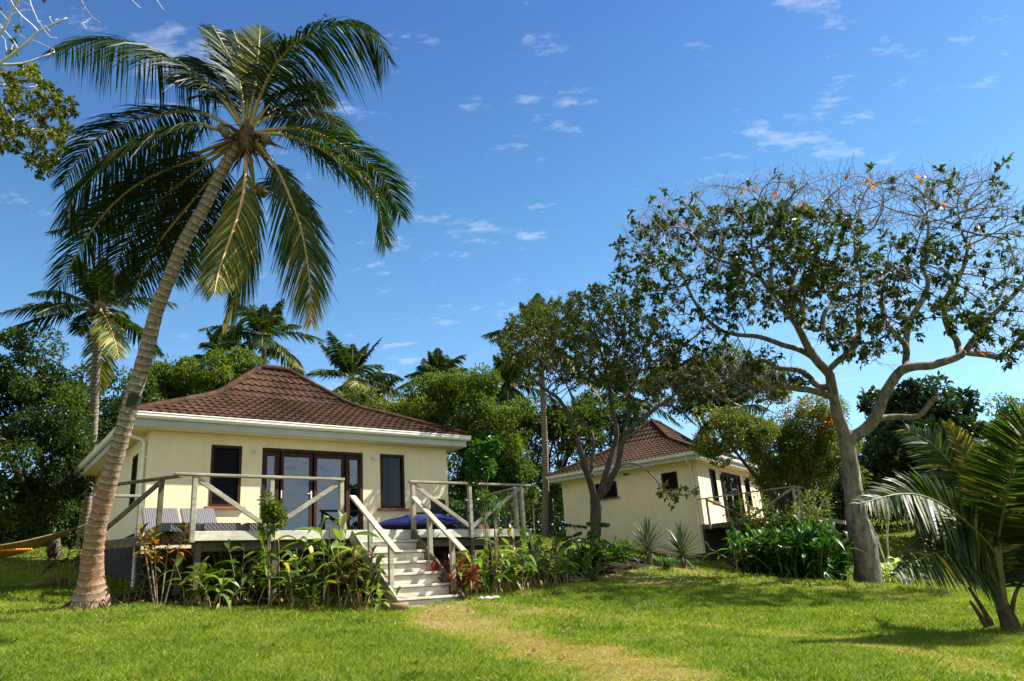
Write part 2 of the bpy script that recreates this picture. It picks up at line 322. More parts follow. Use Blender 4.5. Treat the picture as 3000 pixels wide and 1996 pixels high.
def on_ground(X, Y):
    t = np.arange(3, 60, .05); P = CAM + t[:, None] * (FW + RT * (X - 1500) / FOC + UP * (998 - Y) / FOC)
    d = P[:, 2] - H(P[:, 0], P[:, 1]); i = np.argmax(d < 0)
    return P[i] if d[i] < 0 else P[np.argmin(np.abs(d))]
def spot(X, t):
    "ground point in photo column X at depth t"
    p = at(X, 1700, t); z = hz(p)
    for _ in range(4):                            # the roll makes the column depend a little on height
        r = p - CAM; cx = 1500 + FOC * ((np.array([p[0], p[1], z]) - CAM) @ RT) / t
        p = p + RT * (X - cx) * t / FOC; z = hz(p)
    return np.array([p[0], p[1], z])
def vnoise(x, y, s, seed=0):
    r = np.random.default_rng(seed).random((64, 64)); x = x * s; y = y * s
    xi = np.floor(x).astype(int); yi = np.floor(y).astype(int); fx = x - xi; fy = y - yi; fx = fx * fx * (3 - 2 * fx); fy = fy * fy * (3 - 2 * fy)
    g = lambda a, b_: r[a % 64, b_ % 64]
    return (g(xi, yi) * (1 - fx) + g(xi + 1, yi) * fx) * (1 - fy) + (g(xi, yi + 1) * (1 - fx) + g(xi + 1, yi + 1) * fx) * fy
# house 1 frame (floor level 1.55), house 2 frame
H1 = np.array([-7.593, 15.648, 1.55]); A1 = .655
H2 = np.array([6.852, 30.618, 2.43]); A2 = .9701
def fr(h, a, u, v, z=0): return np.array([h[0] + u * math.cos(a) - v * math.sin(a), h[1] + u * math.sin(a) + v * math.cos(a), h[2] + z])
def inv(h, a, x, y):
    dx, dy = x - h[0], y - h[1]; return dx * math.cos(a) + dy * math.sin(a), -dx * math.sin(a) + dy * math.cos(a)
# worn paths over the lawn, as world polylines
def poly(pts): return np.array([on_ground(*p)[:2] for p in pts])
def dist_poly(x, y, P):
    d = np.full(x.shape, 1e9); tt = np.zeros(x.shape)
    for i, (a, b_) in enumerate(zip(P[:-1], P[1:])):
        e = b_ - a; L2 = e @ e + 1e-9; t = np.clip(((x - a[0]) * e[0] + (y - a[1]) * e[1]) / L2, 0, 1)
        dd = np.hypot(x - a[0] - t * e[0], y - a[1] - t * e[1]); m_ = dd < d; d = np.where(m_, dd, d); tt = np.where(m_, i + t, tt)
    return d, tt
PATH1 = poly([(1290, 1785), (1390, 1830), (1560, 1890), (1850, 1985)]); PATH1 = np.vstack([PATH1, PATH1[-1] + (PATH1[-1] - PATH1[-2]) * 3])
PATH2 = poly([(1420, 1775), (1640, 1792), (2103, 1840), (2442, 1873), (2800, 1940), (2990, 1985)]); PATH2 = np.vstack([PATH2, PATH2[-1] + (PATH2[-1] - PATH2[-2]) * 3])
DRY = [(on_ground(2230, 1668), 2.3), (on_ground(2640, 1745), 1.5), (on_ground(420, 1765), .35), (on_ground(1900, 1705), 1.5), (on_ground(1500, 1800), 1.1), (on_ground(1720, 1692), 2.2), (on_ground(2020, 1672), 2.4), (on_ground(2480, 1730), 1.6)]
def dryness(x, y):
    w = vnoise(x, y, .8, 3) * .6 + vnoise(x, y, 2.3, 4) * .4
    d1, _ = dist_poly(x, y, PATH1); d2, _ = dist_poly(x, y, PATH2)
    f = vnoise(x, y, 6.0, 5) - .5
    v = np.clip(1.25 - (d1 / .75) ** 1.3 + (w - .5) * 1.6 + f * .7, 0, 1) * .85
    v = np.maximum(v, np.clip(1.0 - (d2 / .42) ** 1.2 + (w - .5) * 2.2 + f * .8, 0, 1) * .68)
    for p, r_ in DRY: v = np.maximum(v, np.clip(1 - np.hypot(x - p[0], y - p[1]) / r_ + (w - .5) * 1.5, 0, 1) * .75)
    return np.clip(v + np.clip(w - .62, 0, 1) * .9, 0, 1)
# planting bed outline (bare soil, shade painted into its dark colour): under deck 1 and along both houses
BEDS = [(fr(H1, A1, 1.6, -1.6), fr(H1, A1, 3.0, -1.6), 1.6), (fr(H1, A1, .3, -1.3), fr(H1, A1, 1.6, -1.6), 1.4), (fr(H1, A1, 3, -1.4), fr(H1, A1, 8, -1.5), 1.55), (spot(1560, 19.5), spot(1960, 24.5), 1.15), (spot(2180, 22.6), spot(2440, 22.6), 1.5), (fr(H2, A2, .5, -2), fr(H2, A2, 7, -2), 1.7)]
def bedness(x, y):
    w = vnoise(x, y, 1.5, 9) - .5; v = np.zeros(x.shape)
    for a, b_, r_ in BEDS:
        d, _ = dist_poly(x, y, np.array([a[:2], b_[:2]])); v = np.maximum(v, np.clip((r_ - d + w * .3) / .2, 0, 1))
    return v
xs = np.unique(np.r_[-400, -200, -120, -80, np.arange(-60, -18, 2.), np.arange(-18, 22, .25), np.arange(22, 60, 2.), 80, 120, 200, 400])
ys = np.unique(np.r_[-300, -120, -60, -30, np.arange(-14, 4, 1.), np.arange(4, 40, .25), np.arange(40, 66, 2.), 90, 140, 250, 500])
X, Y = np.meshgrid(xs, ys, indexing='ij'); Z = H(X, Y)
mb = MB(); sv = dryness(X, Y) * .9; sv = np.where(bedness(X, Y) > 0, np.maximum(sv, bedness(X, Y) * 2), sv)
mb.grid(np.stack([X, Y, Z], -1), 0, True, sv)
tag(mb.build('lawn_ground', 'lawn'), kind='structure')
# grass blades
def grass():
    mb = MB()
    def scatter(n, tmin, tmax, hgt, wid, xm=.75):
        # uniform in ground area inside the view wedge
        t = np.sqrt(rng.random(n) * (tmax ** 2 - tmin ** 2) + tmin ** 2); a = (rng.random(n) * 2 - 1) * xm
        x = a * t; y = t
        dr = dryness(x, y); keep = (rng.random(n) > bedness(x, y) * .97) & (rng.random(n) > dr * .25)
        u, v = inv(H1, A1, x, y); keep &= ~((u > -.05) & (u < 7.2) & (v > -.05) & (v < 6.4))
        u, v = inv(H2, A2, x, y); keep &= ~((u > -.05) & (u < 7.2) & (v > -.05) & (v < 6.4))
        x, y, dr = x[keep], y[keep], dr[keep]; n = len(x); z = H(x, y)
        pn = vnoise(x, y, 1.1, 21) * .5 + vnoise(x, y, 4.0, 22) * .5
        cl_ = np.clip(vnoise(x, y, 3.1, 27) - .74, 0, .3) / .3 * (dr < .5)
        h = hgt * (1 + .55 * cl_) * (.5 + .7 * rng.random(n)) * (1 - .45 * dr) * (.75 + .5 * pn); lean = rnd(n) * np.array([1, 1, 0]) * (.55 + .85 * rng.random(n) + dr * .6)[:, None]
        w = wid * (.6 + .8 * rng.random(n)); th = rng.random(n) * PI; S = np.c_[np.cos(th), np.sin(th), 0 * th]
        P = np.c_[x, y, z - .01]; T = P + np.c_[0 * x, 0 * x, h] + lean * h[:, None]
        mid = P + (np.c_[0 * x, 0 * x, h * .55] + lean * h[:, None] * .3)
        V = np.stack([P - S * w[:, None] / 2, P + S * w[:, None] / 2, mid + S * w[:, None] * .42, T, mid - S * w[:, None] * .42], 1).reshape(-1, 3)
        i = np.arange(n)[:, None] * 5
        c = np.clip(.12 + .46 * pn - .22 * cl_ + rng.normal(0, .13, n) + dr * (.30 + .36 * rng.random(n)), 0, 1); straw = rng.random(n) < .05 + .12 * dr; c = np.where(straw, .8 + .2 * rng.random(n), c)
        va = np.repeat(c, 5); k0 = mb.n
        mb.add(V, i + [0, 1, 2, 3, 4], 0, False, va)
    scatter(290000, 6.2, 11.5, .070, .0068); scatter(200000, 11.5, 19, .074, .0105); scatter(110000, 19, 40, .10, .022)
    return mb.build('grass', 'grass')
tag(grass(), 'short lawn grass, green with straw coloured worn tracks', 'grass', None, 'stuff')
# ------------------------------------------------------------------ bungalow
W_, D_, OF, OS, ZG, ZF = 7.16, 6.25, .37, .38, 2.56, 2.335
ZW = 2.30
def wall_panel(mb, u0, u1, z0, z1, holes, axis, off, thick, mat=0):
    "wall slab with rectangular holes; axis 'u' runs along u at v=off..off+thick, axis 'v' along v at u=off..off+thick"
    us = sorted({u0, u1, *[h[0] for h in holes], *[h[1] for h in holes]}); zs = sorted({z0, z1, *[h[2] for h in holes], *[h[3] for h in holes]})
    for a, b_ in zip(us[:-1], us[1:]):
        z = z0
        segs = []
        hs = sorted([h for h in holes if h[0] <= a + 1e-6 and h[1] >= b_ - 1e-6], key=lambda h: h[2])
        for h in hs: segs.append((z, h[2])); z = h[3]
        segs.append((z, z1))
        for c, d in segs:
            if d - c < 1e-4: continue
            if axis == 'u': mb.box((a, off, c), (b_, off + thick, d), mat)
            else: mb.box((off, a, c), (off + thick, b_, d), mat)
def window(par, u0, u1, z0, z1, axis='u', face=0, louvre=False, curtain=None, sill=True):
    "dark timber window in the wall; face = coordinate of the wall's outer face"
    t = .06
    def bx(mb, a0, a1, d0, d1, c0, c1):
        if axis == 'u': mb.box((a0, face + d0, c0), (a1, face + d1, c1))
        else: mb.box((face + d0, a0, c0), (face + d1, a1, c1))
    f = MB()
    bx(f, u0 + .002, u0 + t, -.012, .09, z0 + .002, z1 - .002); bx(f, u1 - t, u1 - .002, -.012, .09, z0 + .002, z1 - .002)
    bx(f, u0 + t, u1 - t, -.010, .09, z1 - t, z1 - .002); bx(f, u0 + t, u1 - t, -.010, .09, z0 + .002, z0 + t)
    fo = f.build('window', 'frame', par); g = MB()
    if louvre:
        n = int((z1 - z0 - 2 * t) / .13); hh = (z1 - z0 - 2 * t) / n
        for i in range(n):
            za = z0 + t + i * hh
            if axis == 'u': V = [(u0 + t, face + .045, za), (u1 - t, face + .045, za), (u1 - t, face + .060, za + hh * 1.02), (u0 + t, face + .060, za + hh * 1.02)]
            else: V = [(face + .045, u0 + t, za), (face + .045, u1 - t, za), (face + .060, u1 - t, za + hh * 1.02), (face + .060, u0 + t, za + hh * 1.02)]
            g.add(V, [(0, 1, 2, 3)])
        g.build('pane', 'louvre', fo)
    else:
        bx(g, u0 + t, u1 - t, .045, .05, z0 + t, z1 - t); g.build('pane', 'glass_dim', fo)
    if sill:
        s_ = MB(); bx(s_, u0 - .10, u1 + .10, -.06, -.0125, z0 - .045, z0 + .004); s_.build('sill', 'sill', fo)
    if curtain:
        c = MB(); n = 40; uu = np.linspace(u0 + t + curtain[0] * (u1 - u0), u0 + t + curtain[1] * (u1 - u0 - 2 * t), n); dd = face + .16 + .025 * np.sin(np.arange(n) * 1.4)
        V = np.stack([np.c_[uu, dd, np.full(n, z0 + .02)], np.c_[uu, dd, np.full(n, z1 - .02)]], 0); c.grid(V); c.build('curtain', 'lace', fo)
    return fo
def roof_mesh():
    mb = MB(); E0, E1, V0, V1 = -OS - .03, W_ + OS + .03, -OF - .06, D_ + OS + .03; ins, bz, rz = 2.2, 3.655, 4.88; r0, r1, rv = 3.28, 4.10, D_ / 2
    ev = [(E0, V0), (E1, V0), (E1, V1), (E0, V1)]; br = [(E0 + ins, V0 + ins), (E1 - ins, V0 + ins), (E1 - ins, V1 - ins), (E0 + ins, V1 - ins)]
    rd = [(r0, rv), (r1, rv), (r1, rv), (r0, rv)]; zl = ZG - .0
    def prof(s):      # s 0..2: 0 eave, 1 break, 2 ridge, rounded at the break
        def raw(x):
            x = np.asarray(x, float); k = np.clip(x, 0, 1); j = np.clip(x - 1, 0, 1); return k, j
        ks = [raw(s + o) for o in (-.12, -.06, 0, .06, .12)]
        if s < .13 or s > 1.87: return raw(s)
        return np.mean([a for a, _ in ks]), np.mean([b_ for _, b_ in ks])
    def pt(i, s):
        k, j = prof(s); e = np.array([*ev[i], zl]); b_ = np.array([*br[i], bz]); r_ = np.array([*rd[i], rz])
        return e + k * (b_ - e) + j * (r_ - b_)
    rows_lo, rows_hi = 8, 5
    cuts = np.r_[np.linspace(0, 1, rows_lo + 1), 1 + np.linspace(0, 1, rows_hi + 1)[1:]]
    for i in range(4):
        k = (i + 1) % 4; al = np.array(ev[k]) - np.array(ev[i]); al /= np.linalg.norm(al)
        outn = np.array([al[1], -al[0], 0])
        for c0, c1 in zip(cuts[:-1], cuts[1:]):
            rows = []
            steep = c0 >= 1
            for f_, lift in ((0, .0), (0, .034), (.12, .036), (.5, .022), (1.0, .004)):
                s_ = c0 + (c1 - c0) * f_
                a, b_ = pt(i, s_), pt(k, s_); n = 240 if i in (0, 3) else 160
                w = np.linspace(0, 1, n)[:, None]; P = a + (b_ - a) * w
                du = P[:, :2] @ al; ph = (du / .19) % 1
                wave = np.where(ph < .62, np.sin(ph / .62 * PI), -.25 * np.sin((ph - .62) / .38 * PI)) * .03
                nrm = np.array([outn[0] * .75, outn[1] * .75, .66]) if steep else np.array([outn[0] * .45, outn[1] * .45, .89])
                P = P + nrm * (lift + (wave * (1 if lift > 0 else 0)))[:, None]
                # a course's lower lip hangs slightly lower where the wave crests
                if lift > 0 and f_ == 0: P = P + (np.array([outn[0], outn[1], -.55]) * .010) * 1
                rows.append(P)
            mb.grid(np.stack(rows, 0), 0, False)
    o = mb
    caps = []
    for i in range(4):
        L = [pt(i, s_) + np.array([0, 0, .035]) for s_ in np.linspace(0, 2, 34)]; caps.append(np.array(L))
    return mb, caps, (np.array([r0, rv, rz + .03]), np.array([r1, rv, rz + .03]))
def ring_profile(mb, prof, E0, E1, V0, V1):
    "sweep a profile (outset, z) round the eaves rectangle with mitred corners"
    rings = []
    for o, z in prof: rings.append([(E0 - o, V0 - o, z), (E1 + o, V0 - o, z), (E1 + o, V1 + o, z), (E0 - o, V1 + o, z)])
    R = np.array(rings); n = len(prof)
    for k in range(4):
        a, b_ = R[:, k], R[:, (k + 1) % 4]; V = np.concatenate([a, b_]); F = [(i, n + i, n + (i + 1) % n, (i + 1) % n) for i in range(n)]
        mb.add(V, F)
ROOF = None
def bungalow(loc, rz, label, second=False):
    global ROOF
    root = thing('bungalow', label, 'bungalow', loc, rz)
    w1, dr, w2 = (1.24, 1.895, .742, 2.065), (2.347, 4.78, 0.0, 2.06), (5.246, 5.907, .742, 2.065)
    side = [(.86, 1.54, 1.29, 1.98), (3.58, 4.82, 1.31, 1.98)] if second else [(1.0, 1.5, .9, 2.0)]
    ZB = -1.25 if second else -.16
    mb = MB()
    wall_panel(mb, 0, W_, -.18, ZW, [w1, dr, w2], 'u', 0, .14); wall_panel(mb, .14, D_ - .14, ZB if second else .30, ZW, side, 'v', 0, .14)
    wall_panel(mb, .14, D_ - .14, ZB, ZW, [], 'v', W_ - .14, .14); wall_panel(mb, 0, W_, ZB, ZW, [], 'u', D_ - .14, .14)
    mb.build('wall', 'wall', root)
    fo_ = MB(); fo_.box((.02, .02, -2.2), (W_ - .02, D_ - .02, ZB - .001)); fo_.box((.012, .012, ZB - .0), (.139, 4.5, .298)) if not second else fo_.box((.015, .015, -2.2), (W_ - .015, .138, -.182)); fo_.build('foundation_and_shade_strip', 'concrete', root)  # dark base, run up the left wall, stands in for under-deck shade
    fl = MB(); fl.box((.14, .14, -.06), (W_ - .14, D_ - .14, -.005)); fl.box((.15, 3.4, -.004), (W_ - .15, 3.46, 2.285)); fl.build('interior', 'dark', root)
    # roof
    if ROOF is None:
        rm, caps, rdg = roof_mesh(); ro = rm.build('roof', 'roof', root); cm = MB()
        for L in caps: cm.tube(L, .085, 8)
        cm.tube([rdg[0] + (-.05, 0, .02), (rdg[0] + rdg[1]) / 2 + (0, 0, .022), rdg[1] + (.05, 0, .02)], .10, 8); cm.build('ridge_cap', 'roof', ro)
        ROOF = ro
    else: copy_tree(ROOF, root)
    so = MB(); E0, E1, V0, V1 = -OS, W_ + OS, -OF, D_ + OS
    ring_profile(so, [(-.02, ZW + .035), (-.40, ZW + .035), (-.40, ZW + .005), (-.02, ZW + .005)], E0, E1, V0, V1); so.build('soffit', 'soffit', root)
    fa = MB(); ring_profile(fa, [(-.02, ZW - .01), (.006, ZW - .01), (.006, ZG - .01), (-.02, ZG - .01)], E0, E1, V0, V1); fa.build('fascia', 'fascia', root)
    gu = MB(); ring_profile(gu, [(.008, ZG - .115), (.05, ZG - .125), (.085, ZG - .105), (.10, ZG - .07), (.098, ZG - .03), (.108, ZG - .012), (.104, ZG + .008), (.09, ZG + .006), (.09, ZG - .03), (.008, ZG - .04)], E0, E1, V0, V1); gu.build('gutter', 'white', root)
    # downpipe on the left wall
    dp = MB(); dp.tube([(-OS - .02, .22, ZG - .14), (-OS - .02, .22, ZG - .26), (-OS + .06, .22, ZG - .36), (-.10, .22, ZG - .42), (-.055, .22, ZG - .50), (-.055, .22, 1.0), (-.055, .22, -1.1)], .04, 10)
    for z in (1.75, .3): dp.box((-.10, .17, z), (-.002, .27, z + .04))
    dp.build('downpipe', 'white', root)
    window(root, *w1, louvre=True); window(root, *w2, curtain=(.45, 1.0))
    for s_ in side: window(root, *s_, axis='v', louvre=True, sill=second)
    # four-leaf glazed door
    f = MB(); a, b_, z0, z1 = dr; T = .075
    f.box((a + .002, -.015, .002), (a + T, .10, z1 - .002)); f.box((b_ - T, -.015, .002), (b_ - .002, .10, z1 - .002)); f.box((a + T, -.013, z1 - T), (b_ - T, .10, z1 - .002))
    f.box((a + T, -.012, .002), (b_ - T, .10, .05)); door = f.build('door_frame', 'frame', root)
    mul = [(.415, .15), (1.20, .16), (1.985, .15)]
    edges = [a + T]
    for c, w_ in mul: edges += [a + c - w_ / 2, a + c + w_ / 2]
    edges.append(b_ - T)
    for i in range(0, len(edges), 2):
        lf = MB(); p, q = edges[i], edges[i + 1]; st = .045 if i in (0, 6) else .012
        lf.box((p - (.0 if i == 0 else .055), .012, .06), (p + st, .055, z1 - T - .01)); lf.box((q - st, .012, .06), (q + (.0 if i == 6 else .055), .055, z1 - T - .01))
        lf.box((p + st, .015, z1 - T - .10), (q - st, .055, z1 - T - .01)); lf.box((p + st, .015, .06), (q - st, .055, .20))
        lo = lf.build('door_leaf', 'frame', root); g = MB(); g.box((p + st, .030, .20), (q - st, .036, z1 - T - .10)); g.build('pane', 'glass', lo)
        if i == 2:
            hd = MB(); x = q + .03; hd.box((x - .018, .004, .92), (x + .018, .012, 1.12)); hd.tube([(x, .004, 1.05), (x, -.04, 1.05)], .011, 8); hd.tube([(x, -.04, 1.05), (x - .11, -.045, 1.05)], .010, 8); hd.tube([(x, .0, .97), (x, -.02, .97)], .018, 10); hd.build('handle', 'metal', lo)
        if i == 2:
            hd = MB(); hd.box((p - .045, .002, .95), (p - .02, .0118, 1.12)); hd.build('bolt', 'metal', lo)
    cu = MB(); n = 30; uu = np.linspace(a + .08, a + .33, n); V = np.stack([np.c_[uu, .20 + .03 * np.sin(np.arange(n) * 1.3), np.full(n, .06)], np.c_[uu, .20 + .03 * np.sin(np.arange(n) * 1.3), np.full(n, 1.98)]], 0); cu.grid(V); cu.build('curtain', 'curtain', root)
    for u in (2.13, 5.02):
        l = MB(); l.tube([(u, -.001, 1.985), (u, -.03, 1.985)], .032, 12); l.tube([(u, -.025, 1.985), (u + .01, -.07, 1.975), (u + .05, -.10, 1.955), (u + .075, -.105, 1.93)], [.02, .028, .04, .044], 12); l.build('wall_light', 'metal', root)
    if second:
        v = MB(); v.box((-.03, 2.95, 2.14), (-.002, 3.2, 2.20)); v.build('air_vent', 'frame', root)
        c = MB(); th = np.linspace(.2, 4.6, 30); c.tube(np.c_[np.full(30, -.03), 6.05 + .16 * np.cos(th), 1.98 + .12 * np.sin(th)], .012, 6); c.build('cable_loop', 'white', root)
    return root
b1 = bungalow(H1, A1, 'cream bungalow with flared brown tiled hip roof, nearest the lawn, behind the timber steps')
b2 = bungalow(H2, A2, 'smaller looking farther cream bungalow with its shaded side wall to the camera', True)

# ------------------------------------------------------------------ deck 1
def wpart(name, par, ops, mat='wood'):
    mb = MB()
    for p, q, w, h, *up in ops: mb.beam(p, q, w, h, up[0] if up else (0, 0, 1))
    return mb.build(name, mat, par)
DV = -2.265
deck = thing('timber_deck', 'raised weathered timber deck along the front of the nearer bungalow', 'deck', H1, A1)
mb = MB()
for v in np.arange(DV + .05, -.02, .1): mb.box((max(-.93, .27 - 1.39 * (v - DV) / 1.865 * 1.0 + .03), v - .045, -.035), (7.95, v + .045, 0))
mb.build('floor_boards', 'wood', deck)
wpart('fascia_board', deck, [((.30, DV, -.085), (7.96, DV, -.085), .045, .17)], 'wood_lt')
wpart('end_board', deck, [((7.94, DV + .03, -.085), (7.94, -.02, -.085), .045, .17)])
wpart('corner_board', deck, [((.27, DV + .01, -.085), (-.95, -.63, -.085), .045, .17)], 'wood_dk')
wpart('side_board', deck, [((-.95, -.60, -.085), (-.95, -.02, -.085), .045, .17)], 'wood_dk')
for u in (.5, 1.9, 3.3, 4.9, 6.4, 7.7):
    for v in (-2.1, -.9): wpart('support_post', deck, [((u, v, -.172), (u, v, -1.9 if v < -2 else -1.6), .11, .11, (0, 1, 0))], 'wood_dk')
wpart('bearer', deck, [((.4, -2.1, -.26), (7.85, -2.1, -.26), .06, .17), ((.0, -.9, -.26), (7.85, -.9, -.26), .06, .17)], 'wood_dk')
def railing(name, label, org, rz, posts, base, top, v=None, braces=(), ext=(.05, .05), mat='wood', end_h=-.2, group=None):
    "posts: list of (u,v) ; top rail through them; braces: (i,'top',j,'bot')"
    r_ = thing(name, label, 'railing', org, rz, group); P = [np.array([*p, 0.]) for p in posts]
    for p in P: wpart('post', r_, [(p + (0, 0, end_h), p + (0, 0, top - .045), .085, .085, (0, 1, 0))], mat)
    a = unit(P[1] - P[0]); b_ = unit(P[-1] - P[-2]); pts = [P[0] - a * ext[0]] + P[1:-1] + [P[-1] + b_ * ext[1]]
    if np.allclose(a, b_): pts = [pts[0], pts[-1]]
    wpart('top_rail', r_, [(p + (0, 0, top - .0225), q + (0, 0, top - .0225), .125, .045) for p, q in zip(pts[:-1], pts[1:])], mat)
    for i, j in braces:          # from the top of post i to the foot of post j
        p, q = P[i], P[j]; d = unit(q - p); wpart('brace', r_, [(p + (0, 0, top - .10) + d * .05, q + (0, 0, .06) - d * .05, .045, .085)], mat)
    return r_
o_ = DV - .068
railing('deck_railing', 'grey timber railing with a V of braces on the deck edge left of the steps', H1, A1, [(.33, o_), (1.74, o_), (3.17, o_)], 0, 1.02, braces=((0, 1), (2, 1)), ext=(.36, .05))
railing('deck_railing', 'grey timber railing with a V of braces on the deck edge right of the steps', H1, A1, [(4.81, o_), (6.26, o_), (7.72, o_)], 0, 1.02, braces=((0, 1), (2, 1)), ext=(.08, .26))
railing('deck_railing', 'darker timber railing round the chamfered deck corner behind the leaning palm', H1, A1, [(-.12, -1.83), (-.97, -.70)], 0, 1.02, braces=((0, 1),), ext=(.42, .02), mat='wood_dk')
railing('deck_railing', 'short return of timber railing between the chamfered corner and the bungalow wall', H1, A1, [(-.90, -.12), (-.10, -.12)], 0, .94, braces=((1, 0),), mat='wood')
railing('deck_railing', 'timber railing closing the right end of the nearer deck', H1, A1, [(7.86, -1.9), (7.86, -1.0), (7.86, -.1)], 0, 1.02, mat='wood')
# steps
st = thing('timber_steps', 'weathered timber steps with six treads and sloping handrails down to the lawn', 'steps', H1, A1)
U0, U1, RISE, RUN = 3.42, 4.75, .231, .30
for i in range(1, 7):
    vf = DV - .02 - RUN * i; z = -RISE * i
    wpart('tread', st, [((U0, vf + .145, z - .0225), (U1, vf + .145, z - .0225), .29, .045)], 'wood_lt')
for i in range(0, 7):
    vf = DV - .02 - RUN * i + (.035 if i else .0); z = -RISE * i - .05
    if i == 0: wpart('riser', st, [((U0, DV - .036, -.126), (U1, DV - .036, -.126), .022, .15)], 'wood_lt'); continue
    wpart('riser', st, [((U0 + .01, vf + .012, z - (.09 if i < 6 else .11)), (U1 - .01, vf + .012, z - (.09 if i < 6 else .11)), .022, .18 if i < 6 else .22)], 'wood_lt')
d_ = unit(np.array([0, -RUN, -RISE]))
for u in (U0 - .025, U1 + .025):
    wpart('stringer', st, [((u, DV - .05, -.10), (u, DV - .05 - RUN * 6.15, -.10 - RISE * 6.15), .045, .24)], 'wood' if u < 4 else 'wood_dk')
for u in (U0 - .02, U1 + .06):
    a, b_ = np.array([u, DV - .10, .66]), np.array([u, DV - 1.96, -.615]); wpart('handrail', st, [(a, b_, .135, .045)])
    for f_ in (.36, .80):
        p = a + (b_ - a) * f_; wpart('baluster', st, [((u + (.05 if u < 4 else -.03), p[1], p[2] - .02), (u + (.05 if u < 4 else -.03), p[1], p[2] - .95), .09, .07, (0, 1, 0))])
# ------------------------------------------------------------------ deck 2
d2 = thing('timber_deck', 'raised timber deck in front of the farther bungalow, dark underneath', 'deck', H2, A2)
mb = MB()
for v in np.arange(-3.55, -.02, .1): mb.box((-.28, v - .045, -.255), (7.6, v + .045, -.22))
mb.build('floor_boards', 'wood', d2)
wpart('fascia_board', d2, [((-.3, -3.62, -.31), (7.6, -3.62, -.31), .045, .17)]); wpart('side_board', d2, [((-.3, -3.6, -.31), (-.3, -.02, -.31), .045, .17)], 'wood_dk')
for u in (-.2, 2.4, 5, 7.4):
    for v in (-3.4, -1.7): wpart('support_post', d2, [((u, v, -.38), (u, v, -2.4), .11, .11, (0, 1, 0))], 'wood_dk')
H2d = H2 + (0, 0, -.22)
railing('deck_railing', 'grey timber railing on the left side of the farther deck, by the bungalow corner', H2d, A2, [(-.36, -.35), (-.36, -1.9), (-.36, -3.62)], 0, .97, braces=((0, 1), (2, 1)), ext=(.4, .08))
railing('deck_railing', 'grey timber railing across the front of the farther deck, behind the big ginger clump', H2d, A2, [(.0, -3.69), (1.9, -3.69), (3.8, -3.69)], 0, .97, braces=((0, 1), (2, 1)))
# ------------------------------------------------------------------ furniture
def lounger(label, u, v, flat=False):
    r_ = thing('sun_lounger', label, 'sun lounger', fr(H1, A1, u, v), A1, 'rattan sun loungers on the deck')
    s_ = MB(); s_.box((-.33, -.98, .02), (.33, .35, .165)); s_.build('seat', 'rattan', r_)
    b_ = MB()
    if flat: b_.beam((0, .36, .14), (0, .98, .14), .66, .05)
    else: b_.beam((0, .34, .13), (0, .80, .64), .66, .05, (0, -.74, .67))
    b_.build('backrest', 'rattan', r_)
    for x in (-.28, .28):
        l = MB(); l.beam((x, .34, .0), (x, .34, .1), .06, .06, (0, 1, 0)); l.build('leg', 'black', r_)
        l = MB(); l.beam((x, -.88, .0), (x, -.88, .05), .06, .06, (0, 1, 0)); l.build('leg', 'black', r_)
        if not flat: l = MB(); l.beam((x, .60, .40), (x, .92, .02), .03, .03); l.build('back_prop', 'black', r_)
lounger('woven grey sun lounger with raised back, leftmost on the deck, behind the red croton', .20, -1.15)
lounger('woven grey sun lounger with raised back, beside the first deck post left of the window', .92, -1.15)
lounger('woven grey sun lounger lying flat below the window sill', 1.68, -1.15, True)
# glossy blue cover
mb = MB(); nu, nv = 60, 30; a = np.linspace(0, 1, nu)[:, None]; t_ = np.linspace(0, 2 * PI, nv)[None]
prof = np.sin(np.clip(a, .0, 1) * PI) ** .75; x = -1.3 + 2.6 * a + 0 * t_; y = .62 * prof * np.cos(t_); z = .19 + np.where(np.sin(t_) > 0, .23, .17) * prof * np.sin(t_) + .012 * np.sin(9 * x + 3 * t_) * prof
mb.grid(np.stack([x, y, z], -1)); bl = mb.build('covered_float', 'blue', None, fr(H1, A1, 5.62, -1.45)); bl.rotation_euler = (0, 0, A1)
tag(bl, 'glossy dark blue padded shape lying on the deck right of the steps', 'blue cover')
def armchair(label, u, v, ang):
    r_ = thing('armchair', label, 'armchair', fr(H1, A1, u, v), A1 + ang, 'black armchairs on the right of the deck')
    for nm, lo, hi in (('seat', (-.27, -.27, .30), (.27, .27, .42)), ('backrest', (-.30, .27, .30), (.30, .34, .92)), ('armrest', (-.35, -.28, .58), (-.28, .33, .65)), ('armrest', (.28, -.28, .58), (.35, .33, .65))):
        m_ = MB(); m_.box(lo, hi); m_.build(nm, 'black', r_)
    for x in (-.31, .31):
        for y in (-.24, .29): m_ = MB(); m_.beam((x, y, 0), (x, y, .579 if y < 0 else .579), .05, .05, (0, 1, 0)); m_.build('leg', 'black', r_)
armchair('black woven armchair behind the blue cover, nearest the bungalow window', 6.7, -.75, .5)
armchair('black woven armchair farther right, by the middle post of the right railing', 7.45, -.9, -.5)
tb = thing('low_table', 'low black table between the blue cover and the armchairs', 'table', fr(H1, A1, 6.1, -.55), A1)
m_ = MB(); m_.box((-.35, -.3, .50), (.35, .3, .55)); m_.build('tabletop', 'black', tb)
for x in (-.3, .3):
    for y in (-.25, .25): m_ = MB(); m_.beam((x, y, 0), (x, y, .5), .05, .05, (0, 1, 0)); m_.build('leg', 'black', tb)
